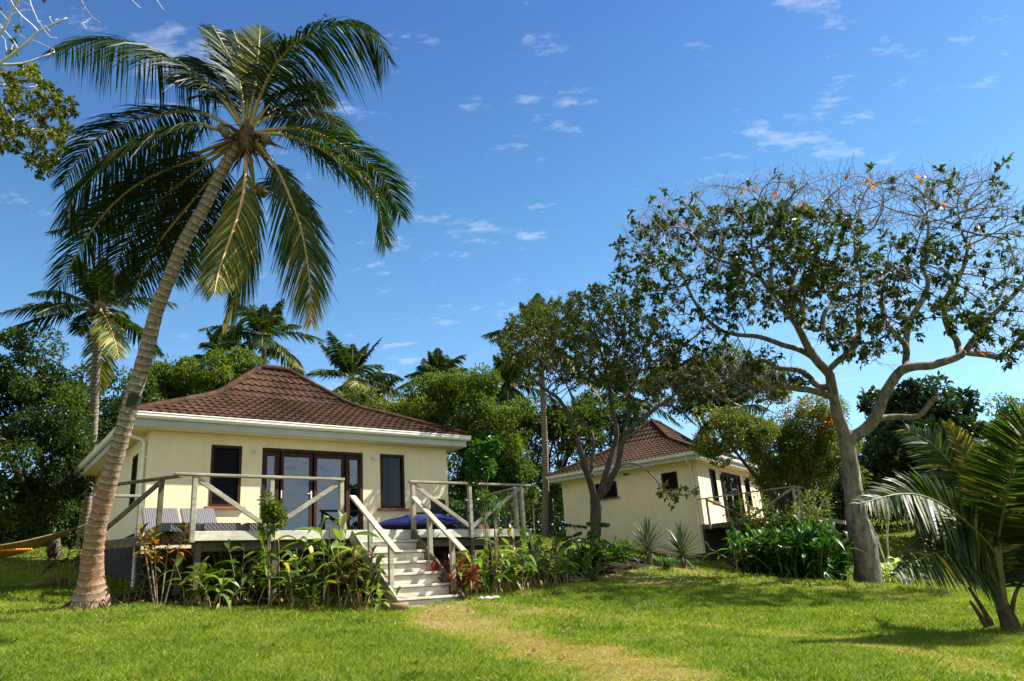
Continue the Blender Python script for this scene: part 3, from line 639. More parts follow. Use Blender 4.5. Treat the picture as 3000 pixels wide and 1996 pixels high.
# white plastic chair on deck 2
pc = thing('plastic_chair', 'white plastic garden chair on the farther deck', 'chair', fr(H2, A2, 1.9, -2.9, -.22), A2 + .4)
m_ = MB(); m_.box((-.23, -.22, .40), (.23, .22, .43)); m_.build('seat', 'plastic', pc)
m_ = MB(); V = np.stack([np.stack([np.linspace(-.23, .23, 9), .22 + .06 * z_ + .05 * (1 - np.linspace(-1, 1, 9) ** 2), np.full(9, .43 + .40 * z_) - (.08 * np.linspace(-1, 1, 9) ** 2 if z_ else 0)], -1) for z_ in (0, .5, 1)]); m_.grid(V); m_.build('backrest', 'plastic', pc)
for x in (-.21, .21):
    for y in (-.2, .2): m_ = MB(); m_.tube([(x * 1.1, y * 1.15, 0), (x, y, .405)], .02, 6); m_.build('leg', 'plastic', pc)
# hammock slung from the palm towards a tree out of the picture on the left
A, B = at(228, 1546, 14.5), at(-420, 1585, 13.2)
hm = thing('hammock', 'ochre canvas hammock slung low behind the leaning palm', 'hammock', A)
mb = MB(); nu, nv = 40, 14; V = np.zeros((nu, nv, 3)); sd = unit(np.cross(B - A, (0, 0, 1)))
for i in range(nu):
    s_ = i / (nu - 1); c = A + (B - A) * s_ + np.array([0, 0, -.50]) * (4 * s_ * (1 - s_)); w = .03 + .62 * math.sin(PI * min(1, max(0, s_))) ** .8
    for j in range(nv): q = j / (nv - 1) * 2 - 1; V[i, j] = c + sd * w * q + np.array([0, 0, .28 * w * q * q + .006 * math.sin(j * 2.2)])
mb.grid(V - A); mb.build('cloth', 'hammock', hm)
mb = MB(); e = V[:, 0] - A; mb.tube(e[2:-2] + (0, 0, -.01), .012, 6); mb.build('edge_cord', 'hammock', hm)
mb = MB(); A2_ = at(300, 1510, 13.6); mb.tube([np.zeros(3), (at(268, 1530, 13.6) - A)], .012, 6); mb.build('sling_rope', 'bark_pale', hm)
P = np.array([at(-60, 1614, 13.5), at(30, 1613, 13.6), at(94, 1610, 13.7)]); mb = MB(); n = 60; s_ = np.linspace(0, 1, n); C = P[0] + (P[2] - P[0]) * s_[:, None]; mb.tube(C, .022 + .006 * np.sin(s_ * 110), 7); tag(mb.build('twisted_rope', 'rope'), 'short length of twisted orange rope hanging under the hammock', 'rope')
# clay basin and stones at the steps, driftwood log
p = fr(H1, A1, 3.30, DV - 2.02); p[2] = hz(p)
bs = thing('clay_basin', 'low round brown clay basin at the foot of the steps', 'basin', p)
mb = MB(); n = 28; prof = [(.16, 0), (.205, .02), (.23, .075), (.225, .125), (.21, .135), (.19, .12), (.17, .07), (.0, .06)]
th = np.linspace(0, 2 * PI, n + 1); mb.grid(np.array([[(r_ * math.cos(t), r_ * math.sin(t), z_) for t in th] for r_, z_ in prof])); mb.build('bowl', 'terracotta', bs)
def stone(X, t, s_, label):
    p = spot(X, t); mb = MB(); n, k = 12, 8; V = np.zeros((k, n + 1, 3)); sd = rng.random(6)
    for i in range(k):
        for j in range(n + 1):
            a, e = 2 * PI * (j % n) / n, PI * i / (k - 1); r_ = s_ * (1 + .2 * math.sin(3 * a + sd[0] * 6) * math.sin(e) + .15 * math.cos(2 * a + sd[1] * 6)); V[i, j] = (r_ * math.sin(e) * math.cos(a), r_ * .8 * math.sin(e) * math.sin(a), r_ * .5 * math.cos(e))
    mb.grid(V); tag(mb.build('stone', 'stone', None, p + (0, 0, s_ * .35)), label, 'stone', 'pale stones beside the steps')
stone(1409, 14.6, .085, 'pale coral stone on the grass right of the steps, leftmost of the three'); stone(1431, 14.6, .10, 'pale coral stone on the grass right of the steps, middle one of three'); stone(1450, 14.8, .08, 'pale coral stone on the grass right of the steps, rightmost of the three')
p = spot(150, 15.6); lg = MB(); q = at(178, 1722, 15.8) - p; lg.tube([np.array([-.28, -.35, .02]), np.array([-.06, -.05, .08]), q * np.array([1, 1, 0]) + (0, .1, .12)], [.05, .10, .11], 9)
tag(lg.build('mossy_log', 'moss', None, p), 'short mossy log on the grass left of the leaning palm', 'log')
# ------------------------------------------------------------------ palms
def curve(pts, n):
    "smooth curve through points (Catmull-Rom), resampled evenly"
    P = np.asarray(pts, float); Q = np.vstack([2 * P[0] - P[1], P, 2 * P[-1] - P[-2]]); out = []
    for i in range(1, len(Q) - 2):
        t = np.linspace(0, 1, 14, endpoint=False)[:, None]; a, b_, c, d = Q[i - 1:i + 3]
        out.append(.5 * (2 * b_ + (c - a) * t + (2 * a - 5 * b_ + 4 * c - d) * t ** 2 + (3 * b_ - a - 3 * c + d) * t ** 3))
    out = np.vstack(out + [P[-1:]]); L = np.r_[0, np.cumsum(np.linalg.norm(np.diff(out, axis=0), axis=1))]
    s_ = np.linspace(0, L[-1], n); return np.stack([np.interp(s_, L, out[:, k]) for k in range(3)], 1)
def frond(par, pts, Lmax=.85, npair=140, g=.55, col=.3, var=.12, w=.036, upv=(0, 0, 1), start=.16, old=False, rr=.03, name='frond', lift=.15, tipcol=None, tf=0.0, rmat=None):
    P = curve(pts, 48); mb = MB(); s_ = np.linspace(0, 1, 48)
    mb.tube(P, rr * (1 - s_) ** .8 + .005, 6, 1)
    T = np.gradient(P, axis=0); T = unit(T)
    ks = np.linspace(start, .995, npair)
    for side in (-1, 1):
        k = np.clip(ks + rng.normal(0, .003, npair), start, .998); base = np.stack([np.interp(k, s_, P[:, c]) for c in range(3)], 1); t = unit(np.stack([np.interp(k, s_, T[:, c]) for c in range(3)], 1))
        U = np.asarray(upv, float); B = unit(np.cross(t, U + 1e-3)) * side; N = np.cross(B * side, t); 
        prof = np.clip(np.sin(np.clip((k - start) / (1 - start), 0, 1) ** .75 * PI * .80 + .42), .12, 1)
        L = Lmax * prof * (1 + rng.normal(0, .08, npair))
        fw_ = .35 + .75 * k ** 2 + tf
        d = unit(B * .9 + t * fw_[:, None] + N * lift + rng.normal(0, .07, (npair, 3)))
        gg = g * (.7 + .6 * rng.random(npair))
        q = np.array([0, .33, .68, 1.0]); pts_ = base[:, None] + d[:, None] * (L[:, None] * q[None])[..., None]
        pts_[..., 2] -= gg[:, None] * L[:, None] * q[None] ** 1.8 * .8
        tt = unit(np.gradient(pts_, axis=1)); nrm = N[:, None] + rng.normal(0, .38, (npair, 1, 3)) + 0 * tt; S = unit(np.cross(tt, nrm))
        ww = w * np.array([.55, 1., .72, .10])[None, :, None] * np.sqrt(prof)[:, None, None]
        V = np.stack([pts_ - S * ww / 2, pts_ + S * ww / 2], 2)            # n,4,2,3
        n = npair; i = np.arange(n)[:, None] * 8
        F = np.concatenate([i + [0, 1, 3, 2], i + [2, 3, 5, 4], i + [4, 5, 7, 6]], 1).reshape(-1, 4)
        c = np.clip(col + rng.normal(0, var, n) + (0 if tipcol is None else (tipcol - col) * k ** 2), 0, 1)
        mb.add(V.reshape(-1, 3), F, 0, False, np.repeat(c, 8))
    return mb.build(name, ['lf_frond', rmat or ('rachis_o' if old else 'rachis')], par)
def palm_trunk(par, pts, R, base_flare=0, v0=0, k=18, mat='palm_bark_plain'):
    n = max(30, int(np.linalg.norm(np.asarray(pts[-1]) - pts[0]) / .04)); P = curve(pts, n); L = np.r_[0, np.cumsum(np.linalg.norm(np.diff(P, axis=0), axis=1))]
    r_ = np.interp(np.linspace(0, 1, n), np.linspace(0, 1, len(R)), R) if not isinstance(R, tuple) else np.interp(L, R[0], R[1])
    saw = ((L * 8.5 + .3 * np.sin(L * 3)) % 1); r_ = r_ * (1 + .032 * (1 - saw) * np.clip(L, 0, 1)) 
    th = np.arange(k) * 2 * PI / k; Rr = r_[:, None] * (1 + .03 * np.sin(3 * th[None] + L[:, None] * 1.3) + .025 * (rng.normal(size=(n, k)) + rng.normal(size=(n, 1)) * .6))
    if base_flare: Rr = Rr * (1 + base_flare * np.exp(-L[:, None] / .22) * (.6 + .5 * np.abs(np.sin(2.5 * th[None] + 1))))
    mb = MB(); mb.tube(P, Rr, k, 0, L); return mb.build('trunk', mat, par), P, L, r_
# ---- the leaning coconut palm
TZ = 12.6
def z1c(x, y): return (x / 1.568, y / 1.568)     # pixels of an enlargement of the crown
tr = [(262, 1800, 12.6), (266, 1741, 12.6), (268, 1692, 12.6), (272, 1620, 12.6), (285, 1540, 12.6), (311, 1440, 12.62), (345, 1320, 12.65), (382, 1190, 12.7), (424, 1045, 12.75), (460, 905, 12.8), (496, 815, 12.85), (538, 712, 12.9), (598, 608, 12.95), (652, 500, 13), (704, 415, 13), (722, 385, 13)]
tp = [at(*p) for p in tr]; tp[0] = tp[0] + np.array([0, 0, -.15])
palm = thing('coconut_palm', 'tall coconut palm with ringed grey trunk leaning right, orange lichen near its base', 'palm tree', (0, 0, 0))
Lc = np.r_[0, np.cumsum(np.linalg.norm(np.diff(np.array(tp), axis=0), axis=1))]
wpx = [165, 118, 84, 74, 66, 62, 58, 57, 54, 50, 48, 46, 44, 44, 46, 30]
tko, tkP, tkL, tkR = palm_trunk(palm, tp, (Lc, [w_ * 12.7 / FOC / 2 * .78 for w_ in wpx]), .30, k=26, mat='palm_bark')
# roots showing at the foot of the trunk
mb = MB(); r_ = np.random.default_rng(15); bz_ = np.array(tp[1])
for _ in range(170):
    a = r_.uniform(-2.6, 1.2); rr0 = r_.uniform(.24, .34); p0 = np.array([tp[0][0] + math.cos(a) * rr0, tp[0][1] + math.sin(a) * rr0, tp[0][2] + r_.uniform(.12, .38)]); L = r_.uniform(.12, .30)
    p1 = p0 + np.array([math.cos(a) * L * .75, math.sin(a) * L * .75, -L * 1.1]) + r_.normal(0, .03, 3); mb.tube(curve([p0, (p0 + p1) / 2 + r_.normal(0, .02, 3) + (math.cos(a) * .03, math.sin(a) * .03, .03), p1], 6), np.linspace(.013, .006, 6), 4)
mb.build('roots', 'husk', palm)
# dark scar on the trunk
i = int(np.argmin(np.linalg.norm(tkP - at(375, 1168, 12.7), axis=1))); d = unit(tkP[i + 3] - tkP[i - 3]); vw = unit(CAM - tkP[i]); vw = unit(vw - d * (vw @ d)); sd = np.cross(d, vw); mb = MB(); V = []
for a in np.linspace(-1.15, .55, 8):
    V.append([tkP[i] + (tkR[i] * 1.09 + .006) * (vw * math.cos(a) - sd * math.sin(a) * -1 * -1) + d * h_ for h_ in (-.10 - .02 * math.sin(3 * a), -.03, .04, .10 + .02 * math.cos(4 * a))])
mb.grid(np.array(V)); mb.build('trunk_scar', 'dark', palm)
cc = at(722, 392, 13.0)
def pf(pts, dz, **kw):
    "frond traced in the crown enlargement; dz = how far its tip comes towards (-) or away (+)"
    n = len(pts); P = [at(x / 1.568, y / 1.568, 13.0 + dz * ((i / (n - 1)) ** 1.4)) for i, (x, y) in enumerate(pts)]; P[0] = cc + (P[0] - cc) * .6
    return frond(palm, P, **kw)
CC = (1130, 620)
pf([CC, (1000, 430), (850, 305), (680, 222), (450, 185), (245, 235)], 1.2, Lmax=1.05, g=1.05, col=.22, lift=-.1)
pf([(1090, 610), (960, 530), (830, 512), (600, 560), (420, 660), (285, 850)], 1.8, Lmax=.85, g=.9, col=.15)
pf([(1080, 625), (980, 590), (880, 572), (660, 650), (450, 790), (335, 900), (320, 1030)], -.9, Lmax=.8, g=1.1, col=.38, lift=-.1)
pf([(1070, 650), (920, 700), (760, 790), (560, 930), (400, 1030), (235, 1070)], 1.6, Lmax=.7, g=.8, col=.16)
pf([(1070, 660), (940, 720), (720, 800), (560, 900), (420, 1060), (250, 1350)], -.6, Lmax=.8, g=.7, col=.15, w=.032, npair=110)
pf([(1080, 670), (940, 760), (760, 900), (640, 1040), (540, 1200), (520, 1330)], .6, Lmax=.82, g=.7, col=.12, w=.032, npair=110)
pf([(1090, 680), (980, 800), (860, 950), (740, 1100), (650, 1260), (600, 1400)], 1.2, Lmax=.82, g=.7, col=.12, w=.032, npair=110)
pf([(1090, 680), (1000, 850), (920, 1000), (850, 1150), (800, 1300)], 2.0, Lmax=.9, g=.6, col=.08)
pf([(1105, 580), (1050, 450), (985, 330), (920, 280), (860, 300)], 2.2, Lmax=.75, g=.7, col=.22)
pf([(1160, 580), (1250, 460), (1330, 400), (1420, 400), (1500, 470)], 2.0, Lmax=.8, g=.9, col=.26)
pf([(1150, 580), (1215, 400), (1250, 270), (1310, 190), (1390, 190)], 2.6, Lmax=.75, g=.6, col=.2)
pf([(1132, 680), (1128, 800), (1110, 930), (1060, 1090), (1010, 1230), (985, 1345)], -2.6, Lmax=.72, g=.6, tf=.9, col=.64, var=.13, old=True, rr=.03, w=.030, upv=(.1, -1, .25))
pf([(1150, 700), (1165, 860), (1160, 1020), (1130, 1200), (1080, 1360), (1030, 1490)], 2.4, Lmax=.72, g=.7, tf=.7, col=.35, tipcol=.75, upv=(0, -1, .2))
pf([(1190, 660), (1270, 770), (1330, 900), (1385, 1060), (1420, 1260), (1430, 1480)], -1.2, Lmax=.75, g=.7, tf=.6, col=.40, var=.14, tipcol=.78, w=.030, upv=(-.2, -1, .2))
pf([(1180, 670), (1260, 800), (1300, 900), (1370, 1060), (1390, 1180)], 2.4, Lmax=.8, g=.4, col=.12, upv=(.2, -1, .3))
pf([(1190, 620), (1290, 618), (1430, 660), (1580, 750), (1720, 880), (1770, 1130)], -.8, Lmax=.82, g=.55, col=.30, rr=.028)
pf([(1190, 605), (1330, 590), (1480, 625), (1640, 710), (1760, 820), (1845, 1000)], 1.4, Lmax=.8, g=.65, col=.24)
pf([(1170, 560), (1260, 530), (1380, 522), (1510, 555), (1610, 640)], 3.0, Lmax=.75, g=.9, col=.3)
pf([(1150, 590), (1200, 430), (1270, 290), (1380, 180), (1530, 120), (1680, 140), (1785, 270)], .3, Lmax=1.05, g=1.05, col=.22, lift=-.1)
pf([(1135, 590), (1160, 470), (1180, 330), (1190, 200), (1195, 125)], 1.5, Lmax=.55, g=-.05, col=.62, lift=.3, w=.028)
pf([(1120, 580), (1110, 430), (1070, 300), (1010, 180), (975, 118)], 1.6, Lmax=.7, g=.45, col=.25)
pf([(1125, 580), (1135, 430), (1115, 290), (1085, 180), (1070, 140)], 2.6, Lmax=.75, g=.5, col=.18)
pf([(1140, 570), (1230, 520), (1330, 475), (1420, 450), (1490, 460)], 3.4, Lmax=.7, g=.8, col=.3)
pf([(1110, 590), (1040, 490), (960, 400), (880, 350), (800, 380)], 3.2, Lmax=.8, g=.7, col=.16)
for x, y, dz in ((1020, 590, -.1), (1035, 610, -.3), (1225, 640, -.25), (1205, 660, .1), (1195, 870, -.1), (1210, 885, .0)):
    mb = MB(); th = np.linspace(0, 2 * PI, 13); e = np.linspace(.02, PI - .02, 9); mb.grid(np.array([[(.075 * math.sin(b_) * math.cos(a), .075 * math.sin(b_) * math.sin(a), .10 * math.cos(b_)) for a in th] for b_ in e])); mb.build('coconut', 'coconut', palm, at(x / 1.568, y / 1.568, 13 + dz))
mb = MB()
for _ in range(60):
    d = unit(rng.normal(size=3) * (1, 1, .6) + (0, 0, -.5)); L = .25 + .5 * rng.random(); p = cc + rng.normal(0, .09, 3) + (0, 0, -.05); q = np.linspace(0, 1, 5)[:, None]; P = p + d * L * q + np.array([0, 0, -.35]) * q ** 2 * L
    mb.blade(P, .035 * np.array([.6, 1, .9, .6, .1]) * (1 + rng.random()), rnd(1)[0], .3)
mb.tube(np.array([cc + (0, 0, -.35), cc + (0, 0, -.05), cc + (.03, 0, .25)]), [.10, .16, .06], 10); mb.build('fibre_sheath', 'husk', palm)
# ---- generic palms
def palm_crown(par, c, R, nf, seed, Lm, npair=58, w=.07, droop=1.0, dead=2, colr=(.15, .5), rr=.03):
    r_ = np.random.default_rng(seed)
    for i in range(nf):
        az = i * 2.39996 + r_.random() * .5; el = math.radians([80, 66, 50, 30, 12, -10, -32][int(i / nf * 6.99)] + r_.normal(0, 6)); L = R * (.85 + .25 * r_.random()) * (.75 if el > 1.1 else 1)
        d = np.array([math.cos(az) * math.cos(el), math.sin(az) * math.cos(el), math.sin(el)]); q = np.linspace(0, 1, 6)[:, None]; P = c + d * L * q + np.array([0, 0, -1]) * (q ** 2.1) * L * (.20 if el > .9 else .40) * droop * .85
        dd = i >= nf - dead
        frond(par, P, Lm, npair, .75, .70 if dd else r_.uniform(*colr), .06 if dd else .12, w, rr=rr, old=dd)
def bg_palm(label, base, crown, R, nf, seed, Lm, tw=.14, **kw):
    b0 = spot(*base); c = at(*crown); o = thing('coconut_palm', label, 'palm tree', b0, 0, 'coconut palms in the background'); b = np.zeros(3); c = c - b0
    palm_trunk(o, [b + (0, 0, -.2), b * .65 + c * .35 + (.1, 0, 0), b * .3 + c * .7 + (.05, 0, 0), c], [tw * 1.25, tw, tw * .9, tw * .85], k=10)
    palm_crown(o, c, R * 1.08, nf, seed, Lm, **kw)
    mb = MB()
    for k in range(5): 
        th = np.linspace(0, 2 * PI, 9); e = np.linspace(.02, PI - .02, 7); a_ = k * 1.3; mb.grid(np.array([[(.12 * math.sin(b_) * math.cos(a) + .22 * math.cos(a_), .12 * math.sin(b_) * math.sin(a) + .22 * math.sin(a_), .15 * math.cos(b_) - .18) for a in th] for b_ in e]) + c)
    mb.build('coconut_bunch', 'coconut', o)
bg_palm('coconut palm with browning lower fronds, left of the leaning palm', (222, 24), (290, 905, 24), 2.45, 20, 11, .6, .14, npair=52, dead=2, colr=(.15, .45))
bg_palm('coconut palm whose crown rises behind the left shoulder of the near roof', (785, 37), (770, 985, 37), 2.7, 19, 12, .7, w=.085, dead=1)
bg_palm('coconut palm with one upright spear frond, right of the near roof ridge', (1040, 37), (1030, 1110, 37), 2.7, 18, 13, .7, w=.085, dead=3)
bg_palm('small pale green palm tucked right of the upright spear palm', (1110, 41), (1108, 1160, 41), 1.8, 14, 14, .6, w=.09, dead=0, colr=(.4, .7))
bg_palm('coconut palm just showing above the light green tree', (1285, 40), (1285, 1110, 40), 2.3, 16, 15, .7, w=.085, dead=0)
bg_palm('coconut palm on the left flank of the many-stemmed tree', (1485, 38), (1488, 1125, 38), 2.4, 17, 16, .7, w=.085, dead=1)
bg_palm('tall coconut palm with a bare pale trunk showing beside the farther roof', (1598, 34), (1583, 990, 34), 2.9, 19, 17, .7, w=.085, dead=2)
bg_palm('coconut palm behind the ridge of the farther bungalow', (1850, 44), (1835, 1160, 44), 3.0, 18, 18, .75, w=.09, dead=1)
bg_palm('dark coconut palm between the farther roof and the big bare-topped tree', (2140, 38), (2130, 1205, 38), 2.6, 18, 19, .75, w=.085, dead=1, colr=(.05, .3))
bg_palm('coconut palm with few fronds, just left of the palm behind the near roof', (640, 40), (645, 1040, 40), 2.3, 14, 20, .65, w=.085, dead=0)
# ---- young coconut, right foreground
yb = spot(2935, 11.3); yp = thing('young_coconut_palm', 'young trunkless coconut palm at the right edge, fronds fanning from near the grass', 'palm tree', (0, 0, 0))
yc = at(2921, 1660, 11.3)
def yf(pts, dz, **kw):
    n = len(pts); P = [at(2500 + x / 2.09, 1150 + y / 2.09, 11.3 + dz * ((i / (n - 1)) ** 1.3)) for i, (x, y) in enumerate(pts)]
    kw = {**dict(Lmax=.78, npair=135, g=.25, col=.50, var=.15, w=.052, rr=.026, start=.20, upv=(-.25, -1, .55), rmat='rachis_g'), **kw}; frond(yp, [yb + (0, 0, .25)] + P if kw.pop('root', True) else P, **kw)
yf([(875, 1020), (780, 880), (620, 740), (440, 640), (270, 625), (40, 680)], -1.2, g=.45, col=.46)
yf([(880, 1150), (770, 1055), (620, 975), (450, 1000), (265, 1115)], -1.6, g=.6, col=.5, Lmax=.55)
yf([(870, 960), (800, 640), (700, 400), (570, 185)], .6, g=.1, col=.68, Lmax=.45, lift=.4)
yf([(860, 930), (750, 680), (600, 440), (460, 300), (315, 225)], .9, g=.35, col=.5)
yf([(890, 950), (925, 700), (985, 420), (1060, 200), (1150, 60)], -1.4, g=.15, col=.4, Lmax=.8, lift=.3)
yf([(900, 1050), (1000, 930), (1130, 820), (1300, 800)], -.4, g=.4, col=.25)
yf([(900, 1110), (1000, 1010), (1120, 1040), (1230, 1200)], .5, g=.5, col=.25)
yf([(880, 950), (850, 650), (830, 420), (780, 290)], 1.8, g=.2, col=.25)
yf([(900, 900), (960, 560), (1080, 300), (1250, 160)], 1.2, g=.3, col=.22)
yf([(860, 980), (740, 800), (560, 760), (380, 880)], 1.8, g=.5, col=.15)
mb = MB(); mb.tube([yb + (0, 0, -.1), yb + (0, 0, .15), at(2921, 1740, 11.3), yc + (0, 0, .1)], [.15, .12, .075, .05], 14); mb.build('leaf_sheath', 'sheath', yp)
for pts in (((2905, 1830), (2870, 1770), (2838, 1722)), ((2890, 1835), (2862, 1790), (2842, 1762)), ((2958, 1830), (2975, 1740), (3005, 1690))):
    mb = MB(); mb.tube(curve([at(x, y, 11.2) for x, y in pts], 12), np.linspace(.045, .018, 12), 6); mb.build('dry_leaf_stalk', 'husk', yp)
# ------------------------------------------------------------------ trees
def chains_to_mesh(pos, par, rad, minr=.004):
    n = len(pos); kids = [[] for _ in range(n)]
    for i in range(n):
        if par[i] >= 0: kids[par[i]].append(i)
    mb = MB(); stack = [i for i in range(n) if par[i] < 0]; done = []
    starts = [(i, None) for i in stack]
    while starts:
        i, p0 = starts.pop(); ch = [p0] if p0 is not None else []; ch.append(i)
        while kids[i]:
            ks = sorted(kids[i], key=lambda k: -rad[k]); 
            for k in ks[1:]: starts.append((k, i))
            i = ks[0]; ch.append(i)
        if len(ch) < 2: continue
        P = np.array([pos[c] for c in ch]); R = np.array([rad[c] for c in ch])
        if p0 is not None: R[0] = R[1]
        if len(P) > 3: P[1:-1] = P[1:-1] * .5 + (P[:-2] + P[2:]) * .25
        k = 12 if R.max() > .12 else (8 if R.max() > .05 else (5 if R.max() > .02 else 3))
        if k == 12:
            th_ = np.arange(12) * 2 * PI / 12; ph_ = np.arange(len(P))[:, None]; R = R[:, None] * (1 + .07 * np.sin(3 * th_ + ph_ * .35) + .05 * np.sin(5 * th_ - ph_ * .5) + rng.normal(0, .035, (len(P), 12)))
        mb.tube(P, R, k, 0 if R.max() > .03 else 1, cap=R.max() > .03)
    return mb, kids
def colonize(limbs, attr, step, di, dk, iters=120, jit=.15, seed=1, tip=.006, expo=2.3, up=.0):
    "limbs: list of (points, start radius, end radius, parent limb index or None)"
    r_ = np.random.default_rng(seed); pos, par, fix = [], [], []
    for P, ra, rb, pl in limbs:
        L = np.linalg.norm(np.diff(np.asarray(P), axis=0), axis=1).sum(); n = max(4, int(L / step)); C = curve(P, n)
        C[1:-1] += r_.normal(0, step * .10, (n - 2, 3))
        if pl is None: prev = -1
        else: prev = int(np.argmin(np.linalg.norm(np.array(pos) - C[0], axis=1))); C = C[1:]
        for i, c in enumerate(C): pos.append(c); par.append(prev); prev = len(pos) - 1; fix.append(ra + (rb - ra) * i / max(1, len(C) - 1))
    pos = [np.array(p) for p in pos]; A = np.asarray(attr)
    PA = np.array(pos); d2 = ((A[:, None] - PA[None]) ** 2).sum(-1); near = d2.argmin(1); dist = np.sqrt(d2.min(1))
    for _ in range(iters):
        act = dist < di
        if not act.any(): break
        acc = {}
        dirs = unit(A[act] - np.array(pos)[near[act]])
        for k, dv in zip(near[act], dirs): acc.setdefault(int(k), []).append(dv)
        new = []
        for k, dv in acc.items():
            d = unit(np.sum(dv, 0) + r_.normal(0, jit, 3) * len(dv) ** .5 + np.array([0, 0, up]) * len(dv)); pos.append(pos[k] + d * step * (.8 + .4 * r_.random())); par.append(k); fix.append(0); new.append(len(pos) - 1)
        NP = np.array([pos[k] for k in new]); dn = np.sqrt(((A[:, None] - NP[None]) ** 2).sum(-1)); j = dn.argmin(1); dm = dn.min(1); b_ = dm < dist
        near[b_] = np.array(new)[j[b_]]; dist = np.minimum(dist, dm)
        keep = dist > dk; A, near, dist = A[keep], near[keep], dist[keep]
        if len(A) == 0 or len(pos) > 17000: break
    n = len(pos); acc = np.zeros(n); kidc = np.zeros(n, int)
    for i in range(n):
        if par[i] >= 0: kidc[par[i]] += 1
    rad = np.zeros(n)
    for i in range(n - 1, -1, -1):
        rad[i] = max(tip, acc[i] ** (1 / expo)) if kidc[i] else tip
        if fix[i]: rad[i] = fix[i]
        if par[i] >= 0: acc[par[i]] += rad[i] ** expo
    for i in range(n):
        if par[i] >= 0 and rad[i] > rad[par[i]]: rad[i] = rad[par[i]]
    return pos, par, rad, kidc
def twigs(pos, par, rad, kidc, seed, step, up):
    "let the end twigs run on a little, mostly outwards and upwards"
    r_ = np.random.default_rng(seed); pos, par, rad = list(pos), list(par), list(rad); n0 = len(pos)
    for i in range(n0):
        if kidc[i] or par[i] < 0 or r_.random() < .25: continue
        d = unit(pos[i] - pos[par[i]]); p = i
        for k in range(r_.integers(1, 5)):
            d = unit(d + r_.normal(0, .32, 3) + np.array([0, 0, up * .35])); pos.append(pos[p] + d * step * r_.uniform(.7, 1.2)); par.append(p); rad.append(max(.0035, rad[i] * (.85 - .15 * k))); q = len(pos) - 1
            if r_.random() < .4:
                d2 = unit(d + r_.normal(0, .6, 3)); pos.append(pos[p] + d2 * step); par.append(p); rad.append(.004)
            p = q
    return pos, par, rad, kidc
def in_poly(x, y, P):
    P = np.asarray(P); c = np.zeros(len(x), bool); j = len(P) - 1
    for i in range(len(P)):
        m_ = (P[i, 1] > y) != (P[j, 1] > y); xx = (P[j, 0] - P[i, 0]) * (y - P[i, 1]) / (P[j, 1] - P[i, 1] + 1e-12) + P[i, 0]; c ^= m_ & (x < xx); j = i
    return c
def fill(P, n, t0, dt, seed):
    r_ = np.random.default_rng(seed); P = np.asarray(P, float); lo, hi = P.min(0), P.max(0); out = []
    c = P.mean(0)
    while len(out) < n:
        x, y = lo[0] + r_.random(n) * (hi[0] - lo[0]), lo[1] + r_.random(n) * (hi[1] - lo[1]); k = in_poly(x, y, P)
        q = np.clip(1 - (((x - c[0]) / (hi[0] - lo[0]) * 2) ** 2 + ((y - c[1]) / (hi[1] - lo[1]) * 2) ** 2) * .6, .15, 1)
        z = t0 + (r_.random(n) * 2 - 1) * dt * np.sqrt(q)
        out += [at(*p) for p in np.c_[x, y, z][k]]
    return np.array(out[:n])
def rosettes(mb, tips, dirs, nper, L, W, v, mat=0, spread=1.0, down=.25):
    n = len(tips); P = np.repeat(tips, nper, 0) + rng.normal(0, L * .25, (n * nper, 3)); D = np.repeat(dirs, nper, 0) * .5 + rnd(n * nper) * spread + np.array([0, 0, -down])
    N = rnd(n * nper) * .7 + np.array([0, 0, 1]); vv = np.repeat(v, nper) + rng.normal(0, .12, n * nper)
    mb.leaves(P, D, N, L * (.7 + .6 * rng.random(n * nper)), W * (.7 + .6 * rng.random(n * nper)), vv, mat)
